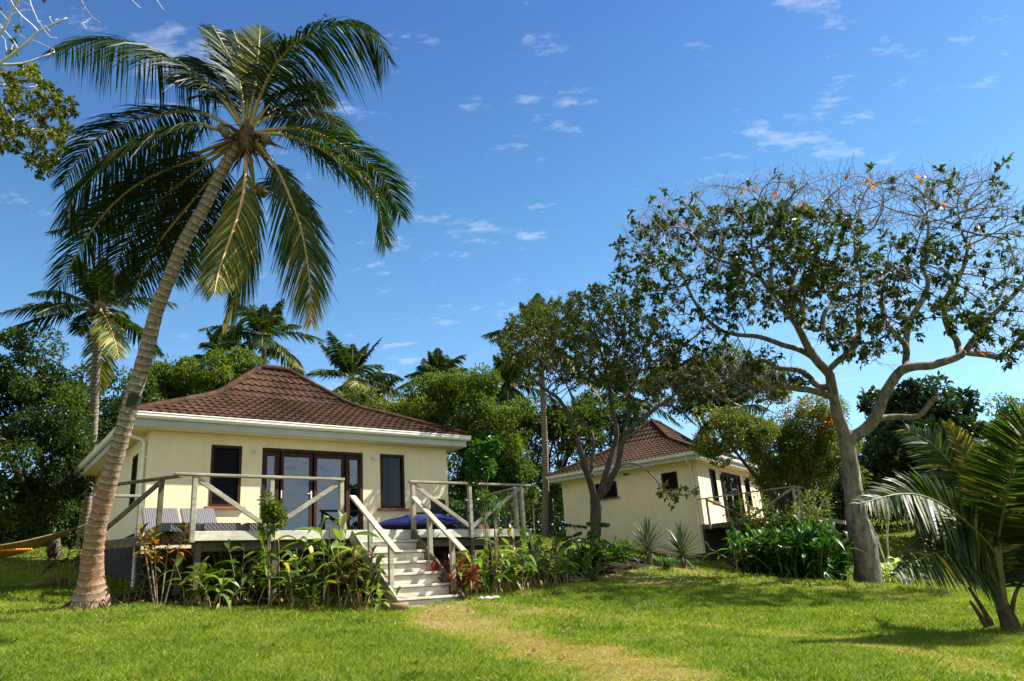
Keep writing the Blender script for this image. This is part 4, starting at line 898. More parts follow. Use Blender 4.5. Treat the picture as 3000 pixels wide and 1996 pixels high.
# ---- big tree with bare upper twigs (sea almond) on the right
c2 = lambda x, y: (1750 + x / 1.8856, 450 + y / 1.8856)
TT = 22.6
def limb(pts, dz0, dz1, conv=c2):
    n = len(pts); return [at(*conv(x, y), TT + dz0 + (dz1 - dz0) * i / max(1, n - 1)) for i, (x, y) in enumerate(pts)]
ident = lambda x, y: (x, y)
bb = spot(2546, TT)
px = TT / FOC / 2
limbs = [([bb + (0, 0, -.2)] + limb([(2540, 1672)], 0, 0, ident) + limb([(2535, 1630), (2516, 1540), (2500, 1420), (2485, 1330), (2473, 1271)], 0, 0, ident), 66 * px * 1.25, 38 * px, None),
 (limb([(1360, 1548), (1330, 1450), (1310, 1350), (1280, 1215), (1215, 1150), (1150, 1050), (1100, 940), (1000, 820), (940, 740), (880, 665), (860, 560), (850, 470)], 0, -.6), 35 * px, 6 * px, 0),
 (limb([(1385, 1590), (1470, 1530), (1530, 1470), (1600, 1310), (1690, 1190), (1850, 1170), (2000, 1120), (2100, 1010), (2170, 900), (2260, 820), (2380, 700)], 0, -1.6), 35 * px, 10 * px, 0),
 (limb([(1310, 1340), (1220, 1325), (1130, 1300), (960, 1290), (840, 1320), (720, 1380)], 0, -.9), 23 * px, 6 * px, 1),
 (limb([(1290, 1290), (1220, 1290), (1130, 1200), (1000, 1190), (920, 1140), (800, 1195), (680, 1270), (560, 1300)], 0, 1.5), 21 * px, 6 * px, 1),
 (limb([(1190, 1110), (1080, 1075), (960, 1030), (880, 1010), (760, 1000), (640, 950), (520, 790), (440, 620), (340, 600)], 0, -.6), 17 * px, 5 * px, 1),
 (limb([(1120, 970), (1140, 860), (1080, 740), (1110, 620), (1200, 480), (1240, 330)], 0, 1.8), 17 * px, 4 * px, 1),
 (limb([(1280, 1195), (1370, 1110), (1440, 1040), (1440, 870), (1460, 700), (1420, 520), (1440, 380)], 0, -1.8), 18 * px, 4 * px, 1),
 (limb([(1700, 1180), (1710, 1080), (1650, 1000), (1580, 900), (1590, 700), (1700, 590)], 0, -2.4), 20 * px, 4 * px, 2),
 (limb([(1705, 1070), (1720, 940), (1800, 800), (1830, 700), (1790, 610), (1830, 430), (1810, 280)], 0, -.6), 20 * px, 5 * px, 8),
 (limb([(1990, 1110), (1990, 1040), (1930, 950), (1915, 830), (1980, 720), (2050, 540), (2010, 440), (1985, 300)], 0, -2.6), 20 * px, 4 * px, 2),
 (limb([(2030, 1105), (2150, 1110), (2250, 1130), (2310, 1050), (2400, 940)], 0, -1.5), 20 * px, 8 * px, 2),
 (limb([(1240, 1010), (1250, 880), (1300, 830), (1270, 720), (1330, 560)], 0, 2.4), 15 * px, 5 * px, 1),
 (limb([(890, 680), (760, 620), (620, 560), (500, 430), (420, 400)], -.4, -1.6), 10 * px, 4 * px, 1),
 (limb([(960, 760), (960, 600), (970, 440), (930, 330)], -1, 1.2), 12 * px, 4 * px, 1),
 (limb([(2577, 1223), (2640, 1222), (2686, 1226), (2726, 1180), (2750, 1165)], 0, -1.0, ident), 19 * px, 15 * px, 2)]
outline = [c2(*p) for p in ((95, 520), (160, 370), (300, 225), (560, 160), (900, 130), (1370, 105), (1800, 95), (2180, 90), (2330, 260), (2520, 400), (2750, 600), (2650, 950), (2300, 1200), (2050, 1010), (1900, 880), (1600, 1120), (1480, 1180), (1300, 1080), (1050, 900), (820, 930), (700, 1080), (480, 960), (180, 830))]
att = np.vstack([fill(outline, 5600, TT + .3, 2.6, 5), fill([c2(*p) for p in ((560, 175), (900, 120), (1370, 90), (1800, 85), (2180, 80), (2330, 260), (2500, 400), (1900, 420), (1000, 380))], 1900, TT + .3, 2.5, 6)])
att = np.vstack([att, fill([c2(*p) for p in ((380, 980), (700, 1090), (1000, 1120), (1190, 1280), (900, 1340), (620, 1400), (330, 1260))], 800, TT, 2.2, 12)])
rel = att - CAM; dep = rel @ FW; ax_ = 1500 + FOC * (rel @ RT) / dep; k_ = np.clip((ax_ - 2200) / 450, 0, 1); att = CAM + rel * ((dep - 2.6 * k_) / dep)[:, None]
pos, par, rad, kidc = colonize(limbs, att, .155, 1.3, .19, 140, .45, 3, .0066, 2.32)
pos, par, rad, kidc = twigs(pos, par, rad, kidc, 71, .16, .55)
bt = thing('sea_almond_tree', 'large spreading tree with twisted pale limbs and a bare twiggy top, right of centre', 'tree', (0, 0, 0))
mb, kids = chains_to_mesh(pos, par, rad); mb.build('trunk', ['bark_grey', 'bark_twig'], bt)
PA = np.array(pos); pr = np.array(par); ok = (np.array(rad) < .016) & (pr >= 0)
rel = PA - CAM; dep = rel @ FW; sx = 1500 + FOC * (rel @ RT) / dep; sy = 998 - FOC * (rel @ UP) / dep
cx, cy = (sx - 1750) * 1.8856, (sy - 450) * 1.8856
cl = .6 * vnoise(PA[:, 0] + PA[:, 2] * .7, PA[:, 1] + PA[:, 2], .60, 31) + .4 * vnoise(PA[:, 0] - PA[:, 2] * .5, PA[:, 1] + PA[:, 2] * .8, 1.3, 34)
topy = np.interp(cx, [100, 300, 600, 1000, 1500, 2200, 2500], [500, 340, 270, 270, 360, 520, 600])
qL, qR = np.quantile(cl[cx < 1350], .44), np.quantile(cl[cx >= 1350], .76)
dens = np.where(cx < 1350, .30, .22) * (cl > np.where(cx < 1350, qL, qR)) * (cy > topy)
dens = np.where((cy > 960) & (cx < 1250), dens * .4, dens); dens = np.maximum(dens, .010)
sel = ok & (rng.random(len(PA)) < dens); tips = PA[sel]; dirs = unit(tips - PA[pr[sel]])
cr = MB(); rosettes(cr, tips, dirs, 11, .165, .095, .45 + .4 * (rng.random(len(tips)) - .5), 0, .9, .35); cr.build('crown', 'lf_almond', bt)
s2 = ok & (rng.random(len(PA)) < .0012); rr_ = MB(); rosettes(rr_, PA[s2], unit(PA[s2] - PA[pr[s2]]), 4, .17, .1, np.full(s2.sum(), 1.0), 0, 1.0, .3); rr_.build('red_leaves', 'lf_red', bt)
# ---- many-stemmed tree in the middle
c5 = lambda x, y: (1500 + x / 2.4122, 1100 + y / 2.4122)
c3 = lambda x, y: (1350 + x / 2.529, 780 + y / 2.529)
TT = 22.5; px = TT / FOC / 2
b0 = spot(1745, TT)
limbs = [([b0 + (0, 0, -.2)] + limb([(587, 1080), (590, 950), (592, 880)], 0, 0, c5), 36 * px, 33 * px, None),
 (limb([(590, 875), (560, 780), (520, 650), (470, 500), (440, 400), (400, 280), (330, 160), (220, 90), (120, 0)], 0, -1.2, c5), 21 * px, 6 * px, 0),
 (limb([(545, 720), (570, 600), (565, 420), (440, 250), (430, 150)], 0, 1.2, c5), 12 * px, 5 * px, 1),
 (limb([(600, 870), (650, 760), (690, 600), (740, 420), (700, 200), (680, 60), (640, -120)], 0, .8, c5), 21 * px, 6 * px, 0),
 (limb([(615, 880), (690, 760), (745, 640), (790, 430), (900, 330), (1060, 200), (1200, 110), (1320, 90)], 0, -1.4, c5), 21 * px, 6 * px, 0),
 (limb([(795, 425), (820, 250), (815, 60), (780, -120)], -.5, 1.6, c5), 10 * px, 4 * px, 4),
 (limb([(400, 280), (300, 200), (230, 80)], -.6, -2, c5), 8 * px, 4 * px, 1),
 (limb([(748, 635), (880, 622), (1000, 710), (1065, 800), (1180, 850), (1290, 835)], -.4, -1.2, c5), 6 * px, 2.5 * px, 4),
 (limb([(1065, 195), (1180, 230), (1260, 320), (1300, 350)], -1, -1.6, c5), 8 * px, 4 * px, 4)]
outl = [c3(*p) for p in ((245, 540), (330, 400), (500, 275), (700, 225), (850, 190), (1080, 120), (1250, 190), (1480, 380), (1620, 620), (1500, 800), (1250, 900), (950, 900), (700, 880), (500, 800), (300, 660))]
att = np.vstack([fill(outl, 3000, TT, 2.4, 8), fill([c5(*p) for p in ((1000, 770), (1280, 770), (1320, 870), (1100, 910), (1010, 880))], 70, TT - 1.0, .5, 13)])
pos, par, rad, kidc = colonize(limbs, att, .16, 2.0, .22, 120, .35, 4, .0065, 2.25)
mt_ = thing('many_stemmed_tree', 'slender many-stemmed tree with a domed olive crown, standing before the farther bungalow', 'tree', (0, 0, 0))
mb, kids = chains_to_mesh(pos, par, rad); mb.build('trunk', ['bark_brown', 'bark_twig'], mt_)
PA = np.array(pos); pr = np.array(par); ok = (np.array(rad) < .013) & (pr >= 0); cl = vnoise(PA[:, 0] + PA[:, 2] * .6, PA[:, 1] + PA[:, 2], .9, 33)
sel = ok & (rng.random(len(PA)) < np.where(cl > .36, .95, .30)); tips = PA[sel]; dirs = unit(tips - PA[pr[sel]])
cr = MB(); rosettes(cr, tips, dirs, 12, .12, .055, .40 + .5 * (cl[sel] - .5), 0, .9, .1); cr.build('crown', 'lf_olive', mt_)
# ---- dense crowns from leaf clumps
def ellipsoids_clumps(ells, n, rmin, rmax, r_):
    out = []; vol = np.array([e[1][0] * e[1][1] + e[1][0] * e[1][2] + e[1][1] * e[1][2] for e in ells]); pk = vol / vol.sum()
    for k in range(n):
        c, s_ = ells[r_.choice(len(ells), p=pk)]; d = unit(r_.normal(size=3)); 
        if d[2] < -.6: d[2] *= -.5
        out.append((np.array(c) + d * np.array(s_) * (.55 + .45 * r_.random() ** .5), r_.uniform(rmin, rmax)))
    return out
def dense_tree(label, base, ells, nclump, rcl, nleaf, L, W, mat, seed, name='broadleaf_tree', tw=.2, bark='bark_brown', col=.5, group=None, squash=.8, limbs_n=8, var=.14):
    "ells: list of (X, Y, t, rx, ry, rz) crown ellipsoids seen at pixel X,Y at depth t"
    r_ = np.random.default_rng(seed); b0 = spot(*base); o = thing(name, label, 'tree', b0, 0, group)
    E = [(at(e[0], e[1], e[2]) - b0, e[3:6]) for e in ells]; cl = ellipsoids_clumps(E, nclump, rcl * .6, rcl * 1.25, r_); mb = MB()
    C = np.array([c for c, _ in cl]); R = np.array([q for _, q in cl]); k = np.repeat(np.arange(nclump), nleaf); n = len(k)
    d = unit(r_.normal(size=(n, 3))); P = C[k] + d * (R[k] * (.35 + .65 * r_.random(n) ** .5))[:, None] * np.array([1, 1, squash])
    D = d * .8 + unit(r_.normal(size=(n, 3))) * .8 + np.array([0, 0, -.15]); N = unit(r_.normal(size=(n, 3))) * .8 + d * .5 + np.array([0, 0, .7])
    v = col + r_.normal(0, var, nclump)[k] + r_.normal(0, .10, n) 
    mb.leaves(P, D, N, L * (.65 + .7 * r_.random(n)), W * (.65 + .7 * r_.random(n)), v); mb.build('crown', mat, o)
    tb_ = MB(); cen = np.mean([e[0] for e in E], 0); fork = np.array([cen[0] * .35, cen[1] * .35, max(.6, cen[2] * .45)])
    tb_.tube(curve([np.array([0, 0, -.2]), fork * .5 + r_.normal(0, .08, 3) * (1, 1, 0), fork], 12), np.linspace(tw * 1.25, tw * .85, 12), 10)
    for q in r_.choice(nclump, min(limbs_n, nclump), False):
        e = C[q]; m_ = fork + (e - fork) * .5 + r_.normal(0, .25, 3); tb_.tube(curve([fork, m_, e], 12), np.linspace(tw * .55, .015, 12), 6)
    tb_.build('trunk', bark, o); return o
BG = 'broadleaf trees round the bungalows'
dense_tree('dense dark green tree filling the left edge, left of the second palm trunk', (150, 21), [(20, 1200, 21, 1.7, 1.9, 2.2), (110, 1330, 20.5, 1.25, 1.4, 1.9), (-120, 1350, 21, 1.7, 1.8, 2.4), (60, 1480, 21.5, 1.5, 1.4, 1.1)], 120, .55, 330, .125, .065, 'lf_dense', 41, tw=.15, group=BG, col=.42)
dense_tree('leafy green tree between the second palm and the leaning palm', (330, 27), [(330, 1240, 27, 1.6, 1.8, 1.9), (260, 1370, 27, 1.6, 1.5, 1.7), (400, 1330, 28, 1.5, 1.5, 2.0), (330, 1470, 26.5, 2.0, 1.4, 1.3)], 90, .6, 250, .15, .08, 'lf_dense', 42, group=BG, col=.45)
dense_tree('broad flat-topped yellow-green tree behind the left of the near roof', (590, 31), [(520, 1160, 31, 1.9, 1.7, 1.35), (640, 1135, 31, 1.9, 1.6, 1.35), (740, 1170, 31.5, 1.6, 1.5, 1.3), (450, 1190, 31, 1.5, 1.4, 1.3)], 100, .55, 300, .15, .075, 'lf_bright', 43, group=BG, col=.55)
dense_tree('rounded light green tree rising right of the near roof', (1400, 27), [(1340, 1190, 27, 1.5, 1.6, 1.2), (1270, 1200, 27.5, 1.0, 1.2, .95), (1440, 1260, 26.5, 1.35, 1.4, 1.5), (1340, 1330, 27, 1.6, 1.4, 1.5), (1460, 1400, 26, .95, 1.2, 1.4), (1230, 1280, 28, 1.2, 1.2, 1.2)], 130, .5, 300, .13, .062, 'lf_bright', 44, group=BG, col=.55)
dense_tree('bushy tree low behind the right eave of the near bungalow', (1150, 32), [(1120, 1235, 32, 2.0, 1.5, .8), (1010, 1210, 34, 1.8, 1.5, .9)], 40, .5, 260, .16, .08, 'lf_olive', 45, group=BG, col=.55)
dense_tree('leafy tree in the gap between the two bungalows', (1600, 38), [(1560, 1300, 38, 2.1, 1.8, 2.0), (1660, 1280, 39, 2.0, 1.8, 2.0), (1540, 1420, 37, 1.6, 1.5, 1.7), (1760, 1260, 40, 2.0, 1.6, 2.0)], 110, .6, 260, .17, .085, 'lf_dense', 46, group=BG, col=.55)
dense_tree('yellow-green spreading tree behind the right stems of the many-stemmed tree', (2120, 41), [(2010, 1120, 41, 2.1, 1.8, 1.5), (2130, 1100, 41, 2.0, 1.8, 1.35), (2220, 1130, 41, 1.5, 1.5, 1.1), (2080, 1180, 41, 1.8, 1.5, .8)], 80, .65, 260, .18, .08, 'lf_olive', 47, group=BG, col=.62)
dense_tree('bushy tree flecked with orange new leaves, beside the front of the farther bungalow', (2360, 28.5), [(2310, 1330, 29, 1.4, 1.3, 1.3), (2390, 1280, 29, 1.4, 1.3, 1.35), (2420, 1390, 29, 1.3, 1.2, 1.3), (2180, 1270, 28, 1.0, .9, .55), (2120, 1235, 28, .8, .8, .45), (2290, 1400, 28.5, .8, .8, .6), (2055, 1315, 27.8, .5, .5, .28), (2150, 1335, 27.8, .5, .5, .3)], 128, .5, 260, .125, .055, 'lf_flush', 48, group=BG, col=.55)
dense_tree('dark glossy large-leaved tree behind the spur of the bare-topped tree', (2720, 32), [(2650, 1260, 32, 1.6, 1.6, 1.9), (2760, 1270, 32, 1.7, 1.6, 1.9), (2800, 1350, 32, 1.7, 1.6, 1.6), (2690, 1420, 32, 1.8, 1.6, 1.4)], 100, .6, 190, .26, .16, 'lf_dark', 49, group=BG, col=.45)
dense_tree('fresh green tree at the far right edge behind the young coconut', (3020, 34), [(3010, 1250, 34, 1.6, 1.5, 1.3), (2960, 1320, 34.5, 1.6, 1.5, 1.5), (3040, 1380, 34, 1.8, 1.5, 1.6)], 60, .55, 260, .16, .08, 'lf_bright', 50, group=BG, col=.5)
dense_tree('low dark bushy tree behind the young coconut fronds', (2780, 36), [(2560, 1430, 36, 1.8, 1.4, 1.2), (2700, 1490, 36, 2.2, 1.5, 1.0), (2880, 1450, 36, 2.4, 1.5, 1.5), (2470, 1500, 36, 1.7, 1.3, .9)], 80, .6, 230, .2, .11, 'lf_dark', 51, group=BG, col=.5)
dense_tree('dark bushy tree low at the left edge above the hammock', (40, 26), [(40, 1520, 26, 2.4, 1.5, 1.3), (190, 1520, 26.5, 1.6, 1.4, 1.2), (-120, 1480, 26, 2.2, 1.5, 1.7)], 80, .6, 240, .16, .085, 'lf_dark', 52, group=BG, col=.55)
dense_tree('vine-clad dark trunked tree close behind the right end of the near deck', (1385, 22.5), [(1400, 1330, 22, .45, .5, .75), (1375, 1410, 22.3, .4, .45, .6), (1445, 1420, 21.5, .55, .5, .45), (1465, 1370, 21.6, .35, .4, .35)], 34, .30, 190, .13, .11, 'lf_deep', 53, tw=.19, group=BG, col=.3, limbs_n=4)
# ---- olive-leaved tree with pale bare branches reaching in at the top left
TT = 12.5; px = TT / FOC / 2; z1 = lambda x, y: (x / 1.568, y / 1.568)
tb0 = spot(-700, TT)
limbs = [([tb0 + (0, 0, -.2), at(-640, 1200, TT), at(-520, 700, TT), at(-330, 420, TT)], .16, .07, None),
 (limb([(-500, 640), (-250, 480), (0, 295), (120, 200), (200, 130), (320, 80)], 0, .3, z1), .05, .012, 0),
 (limb([(-480, 650), (-200, 620), (0, 530), (110, 580), (200, 600)], 0, -.5, z1), .04, .01, 0),
 (limb([(-300, 510), (-150, 300), (0, 160), (60, 30), (110, -40)], 0, -.4, z1), .04, .012, 0),
 (limb([(-200, 460), (0, 385), (120, 410), (230, 370)], 0, .8, z1), .03, .01, 1),
 (limb([(0, 295), (100, 300), (210, 250), (260, 240)], .1, .6, z1), .022, .008, 1),
 (limb([(60, 30), (180, -60), (370, -20), (400, 70), (460, 105)], -.3, .2, z1), .016, .006, 3),
 (limb([(180, -60), (450, -90), (600, 0), (645, 38)], 0, .5, z1), .012, .005, 6), (limb([(450, -90), (690, -30), (750, 45)], .3, .6, z1), .011, .005, 7)]
pol = [z1(*p) for p in ((-300, 250), (0, 300), (150, 300), (300, 430), (365, 470), (350, 620), (270, 780), (200, 850), (120, 780), (0, 690), (-300, 800))]
att = np.vstack([fill(pol, 900, TT, 1.1, 9), fill([z1(*p) for p in ((-100, -100), (250, -60), (330, 90), (250, 220), (0, 260), (-200, 250))], 140, TT, 1.0, 10)])
pos, par, rad, kidc = colonize(limbs, att, .13, 1.3, .2, 90, .3, 6, .0045, 2.25)
ot = thing('olive_leaved_tree', 'tree reaching in at the top left corner with bleached bare branches and olive leaves', 'tree', (0, 0, 0))
mb, kids = chains_to_mesh(pos, par, rad); mb.build('trunk', ['bark_pale', 'bark_pale'], ot)
PA = np.array(pos); pr = np.array(par); rel = PA - CAM; dep = rel @ FW; sy = (998 - FOC * (rel @ UP) / dep) * 1.568; ok = (np.array(rad) < .009) & (pr >= 0)
sel = ok & (rng.random(len(PA)) < np.where(sy > 300, .95, .06)); tips = PA[sel]; dirs = unit(tips - PA[pr[sel]])
cr = MB(); rosettes(cr, tips, dirs, 16, .085, .045, .62 + .4 * (rng.random(len(tips)) - .5), 0, 1.0, .3); cr.build('crown', 'lf_olive', ot)
# ---- far wood closing the view
mb = MB(); n = 75000; r_ = np.random.default_rng(77); th = r_.uniform(-1.0, 1.0, n); R_ = r_.uniform(50, 66, n); x = R_ * np.sin(th); y = R_ * np.cos(th)
hh = 2.2 + 3.0 * vnoise(x, y, .16, 61) + 1.4 * vnoise(x, y, .45, 62); z = 3.0 + hh * r_.random(n) ** .6
mb.leaves(np.c_[x, y, z], rnd(n), rnd(n) + (0, -.4, .8), .42 * (.6 + .8 * r_.random(n)), .24 * (.6 + .8 * r_.random(n)), .4 + .35 * (vnoise(x, y, .3, 63) - .5) + r_.normal(0, .12, n)); tag(mb.build('far_wood', 'lf_dense'), 'far belt of wood seen as one mass behind the gardens', 'wood', None, 'stuff')
# ------------------------------------------------------------------ garden plants
def ginger(h, nst, seed, mat='lf_ginger', L=.5, W=.10, col=.45, spread=.35, lpb=7, lo=.30, dry=2):
    r_ = np.random.default_rng(seed); fo, stm = MB(), MB()
    for i in range(nst):
        az = i * 2.4 + r_.random(); b = np.array([math.cos(az), math.sin(az), 0]) * spread * .4 * r_.random() ** .5; hh = h * r_.uniform(.55, 1.0); ln = np.array([math.cos(az), math.sin(az), 0]) * r_.uniform(.1, .45) * spread * 2
        q = np.linspace(0, 1, 7)[:, None]; P = b + np.array([0, 0, hh]) * q + ln * q ** 1.8; stm.tube(P, np.linspace(.014, .007, 7), 5)
        pl = r_.random() * PI
        for k in range(lpb):
            f_ = lo + (1 - lo) * (k + r_.random() * .6) / lpb; f_ = min(f_, 1); p = np.array([np.interp(f_, q[:, 0], P[:, c]) for c in range(3)]); a = pl + (k % 2) * PI + r_.normal(0, .35)
            o = np.array([math.cos(a), math.sin(a), 0]); el = r_.uniform(.1, 1.0) if k < lpb - 1 else 1.25; d = o * math.cos(el) + np.array([0, 0, math.sin(el)]); LL = L * r_.uniform(.65, 1.15); s_ = np.linspace(0, 1, 7)[:, None]
            Q = p + d * LL * s_ + np.array([0, 0, -1]) * s_ ** 2.2 * LL * r_.uniform(.25, .85); nn = np.cross(np.cross(d, (0, 0, 1)), d) + r_.normal(0, .2, 3)
            fo.blade(Q, W * r_.uniform(.8, 1.2) * np.array([.16, .70, 1.0, .95, .72, .38, .02]), nn, .28, np.clip(col + r_.normal(0, .17) + (.45 if r_.random() < .05 else 0), 0, 1))
        for k in range(dry):
            if r_.random() < .55:
                a = r_.random() * 6.3; p = P[1 + k] ; d = np.array([math.cos(a), math.sin(a), .2]); s_ = np.linspace(0, 1, 6)[:, None]; LL = L * r_.uniform(.4, .8); fo.blade(p + d * LL * .45 * s_ + np.array([0, 0, -.85]) * LL * s_ ** 1.6, W * .55 * np.array([.2, .7, .9, .7, .4, .05]), d + r_.normal(0, .3, 3), .5, 1.0)
    return fo, stm
def ti(nst, h, seed, L=.3, W=.065, nl=24, col=None, spread=.22, mode=0):
    r_ = np.random.default_rng(seed); fo, stm = MB(), MB()
    for i in range(nst):
        az = i * 2.4 + r_.random(); b = np.array([math.cos(az), math.sin(az), 0]) * .08; hh = h * r_.uniform(.6, 1); P = b + np.linspace(0, 1, 5)[:, None] * np.array([math.cos(az) * spread, math.sin(az) * spread, hh]); stm.tube(P, .012, 5)
        for k in range(nl):
            a = k * 2.4; f_ = k / nl; p = P[-1] + (P[-1] - P[-2]) * (f_ - .7) * 1.6; el = -.3 + 1.5 * f_ + r_.normal(0, .15); d = np.array([math.cos(a) * math.cos(el), math.sin(a) * math.cos(el), math.sin(el)]); LL = L * r_.uniform(.6, 1.1); s_ = np.linspace(0, 1, 5)[:, None]; Q = p + d * LL * s_ + np.array([0, 0, -.35]) * s_ ** 2 * LL
            cv = r_.random() if col is None else np.clip(col + r_.normal(0, .2), 0, 1); fo.blade(Q, W * np.array([.25, .85, 1, .7, .03]), np.cross(np.cross(d, (0, 0, 1)), d), .25, cv)
    return fo, stm
def agave(seed, R=.75, n=95):
    r_ = np.random.default_rng(seed); fo = MB()
    for k in range(n):
        a = k * 2.39996; el = math.radians(82 - 100 * (k / n) ** 1.1) + r_.normal(0, .05); d = np.array([math.cos(a) * math.cos(el), math.sin(a) * math.cos(el), math.sin(el)]); s_ = np.linspace(0, 1, 5)[:, None]; LL = R * r_.uniform(.85, 1.1)
        fo.blade(np.array([0, 0, .55 - .25 * k / n]) + d * LL * s_ + np.array([0, 0, -.12]) * s_ ** 2 * LL * (k / n), .05 * np.array([.7, 1, .9, .6, .02]), np.cross(np.cross(d, (0, 0, 1)), d) + 1e-3, .45, np.clip(.5 + r_.normal(0, .2), 0, 1))
    stm = MB(); stm.tube([(0, 0, -.05), (0, 0, .3), (.01, 0, .6)], [.09, .075, .05], 9); return fo, stm
def fanpalm(seed, h=1.0, n=7, R=.42):
    r_ = np.random.default_rng(seed); fo, stm = MB(), MB()
    for i in range(n):
        az = i * 2.4; el = 1.25 - .16 * i; d = np.array([math.cos(az) * math.cos(el), math.sin(az) * math.cos(el), math.sin(el)]); c = np.array([0, 0, .3]) + d * h * r_.uniform(.6, .95); stm.tube([(0, 0, .2), c * .6 + (0, 0, .1), c], .009, 5)
        nrm = unit(d * .5 + np.array([0, 0, .6]) + r_.normal(0, .3, 3)); u_ = unit(np.cross(nrm, d + 1e-2)); w_ = np.cross(nrm, u_); m_ = 30; V = []
        for k in range(m_ + 1):
            t = -2.7 + 5.4 * k / m_; z_ = .035 * (1 if k % 2 else -1); dd = w_ * -math.cos(t) + u_ * math.sin(t); rr2 = R * (1 if k % 2 else .93); V.append([c + dd * .01, c + dd * rr2 * .5 + nrm * (.02 + z_ * .5), c + dd * rr2 + nrm * (.0 + z_)])
        fo.grid(np.array(V), 0, False, np.full((m_ + 1, 3), np.clip(.5 + r_.normal(0, .2), 0, 1)))
    stm.tube([(0, 0, -.05), (0, 0, .3)], .035, 7); return fo, stm
def shrub(seed, h, R, n, L, W, col=.5, nst=4, tall=1.0):
    r_ = np.random.default_rng(seed); fo, stm = MB(), MB()
    for i in range(nst):
        a = r_.random() * 6.3; stm.tube(curve([np.zeros(3), np.array([math.cos(a) * R * .2, math.sin(a) * R * .2, h * .5]), np.array([math.cos(a) * R * .5, math.sin(a) * R * .5, h * .85])], 7), np.linspace(.014, .006, 7), 5)
    kc = r_.integers(0, 9, n); cc_ = r_.normal(0, .45, (9, 3)) * np.array([R, R, tall * R]) + np.array([0, 0, h - tall * R * .75]); d = unit(r_.normal(size=(n, 3))); P = cc_[kc] + d * R * .62 * (.3 + .7 * r_.random((n, 1)) ** .5); fo.leaves(P, d + unit(r_.normal(size=(n, 3))) * .7, unit(r_.normal(size=(n, 3))) * .6 + (0, 0, 1), L * r_.uniform(.7, 1.2, n), W * r_.uniform(.7, 1.2, n), col + r_.normal(0, .18, n)); return fo, stm
PROTO = {}
def plant(kind, make, mats, name, label, cat, X, t, s_=1., rz=None, group=None, p=None):
    p = spot(X, t) if p is None else p
    if kind in PROTO: o = copy_tree(PROTO[kind])
    else:
        o = bpy.data.objects.new(name, None); o.empty_display_size = .2; COL.objects.link(o); fo, stm = make(); fo.build('foliage', mats[0], o); stm.build('stem', mats[1], o); PROTO[kind] = o
    o.location = p; o.rotation_euler = (0, 0, rng.random() * 6.28 if rz is None else rz); o.scale = (s_, s_, s_)
    for k in ('label', 'category', 'group'):
        if k in o: del o[k]
    return tag(o, label, cat, group)
ORD = ['first', 'second', 'third', 'fourth', 'fifth', 'sixth', 'seventh', 'eighth', 'ninth', 'tenth', 'eleventh', 'twelfth', 'thirteenth', 'fourteenth']
GG = 'ginger plants along the front of the near deck'
GM = ('lf_ginger', 'stem')
ORD = ['first', 'second', 'third', 'fourth', 'fifth', 'sixth', 'seventh', 'eighth', 'ninth', 'tenth', 'eleventh', 'twelfth', 'thirteenth', 'fourteenth']
mk = [lambda: ginger(1.15, 4, 1, L=.64, W=.125, col=.58, lpb=7, spread=.6), lambda: ginger(1.3, 4, 2, L=.68, W=.13, col=.48, lpb=7, spread=.5), lambda: ginger(.85, 4, 3, L=.55, W=.10, col=.62, lpb=6, spread=.65), lambda: ginger(1.0, 5, 4, L=.5, W=.085, col=.5, lpb=7, spread=.6)]
SCL = .9
left = [(395, 13.8, .72, 2), (575, 13.5, .80, 0), (645, 13.2, .78, 2), (705, 14.0, .95, 1), (830, 13.8, 1.0, 1), (875, 13.5, .95, 0), (930, 13.4, .72, 2), (965, 13.9, 1.12, 1), (1015, 13.8, 1.15, 0), (1122, 13.3, .62, 2)]
back = [(668, 14.2, .9, 0), (815, 14.3, .9, 3), (905, 14.3, 1.0, 0), (1040, 14.2, 1.0, 3)]
for i, (X_, t_, s_, k) in enumerate(back): plant('ginger%d' % k, mk[k], GM, 'ginger_plant', 'shaded ginger plant in the back row under the deck edge, %s from the left' % ORD[i], 'plant', X_, t_, s_, group=GG)
for i, (X_, t_, s_, k) in enumerate(left):
    lb = 'small ginger plant standing against the left stringer of the steps' if i == len(left) - 1 else 'green ginger plant below the deck edge, %s counting right from the leaning palm' % ORD[i]
    plant('ginger%d' % k, mk[k], GM, 'ginger_plant', lb, 'plant', X_, t_, s_ * SCL * (.85 + .3 * ((i * 7) % 5) / 4), group=GG)
GR = 'ginger plants right of the steps'
right = [(1375, 15.0, .8, 3), (1405, 15.6, .75, 0), (1440, 15.3, .85, 3), (1475, 15.9, .9, 1), (1510, 15.7, .85, 0), (1545, 16.2, .9, 3), (1585, 16.6, .85, 1), (1620, 17.0, .85, 0), (1655, 17.6, .8, 3)]
for i, (X_, t_, s_, k) in enumerate(right):
    plant('ginger%d' % k, mk[k], GM, 'ginger_plant', 'green ginger plant in the bed right of the steps, %s counting away from the steps' % ORD[i], 'plant', X_, t_, s_, group=GR)
CM = ('lf_croton', 'stem')
plant('croton', lambda: ti(5, 1.2, 21, L=.24, W=.06, nl=26, spread=.24), CM, 'croton_shrub', 'croton with orange and dark leaves on bare stems, in front of the first deck post', 'shrub', 478, 13.2, 1.08, rz=1.0)
plant('ti', lambda: ti(7, .95, 22, L=.30, W=.05, nl=20, col=.12, spread=.3), ('lf_croton', 'stem'), 'ti_plant', 'dark maroon ti plant crowding the left foot of the steps', 'shrub', 1065, 13.6, 1.0)
plant('ti', None, None, 'ti_plant', 'dark maroon ti plant behind the gingers, halfway along the left deck', 'shrub', 960, 14.1, .95)
plant('ti', None, None, 'ti_plant', 'dark reddish ti plant in shade left of the leaning palm', 'shrub', 190, 15.6, .95)
plant('ti', None, None, 'ti_plant', 'dark ti plant at the corner of the right bed before the farther bungalow', 'shrub', 1595, 18.6, 1.0)
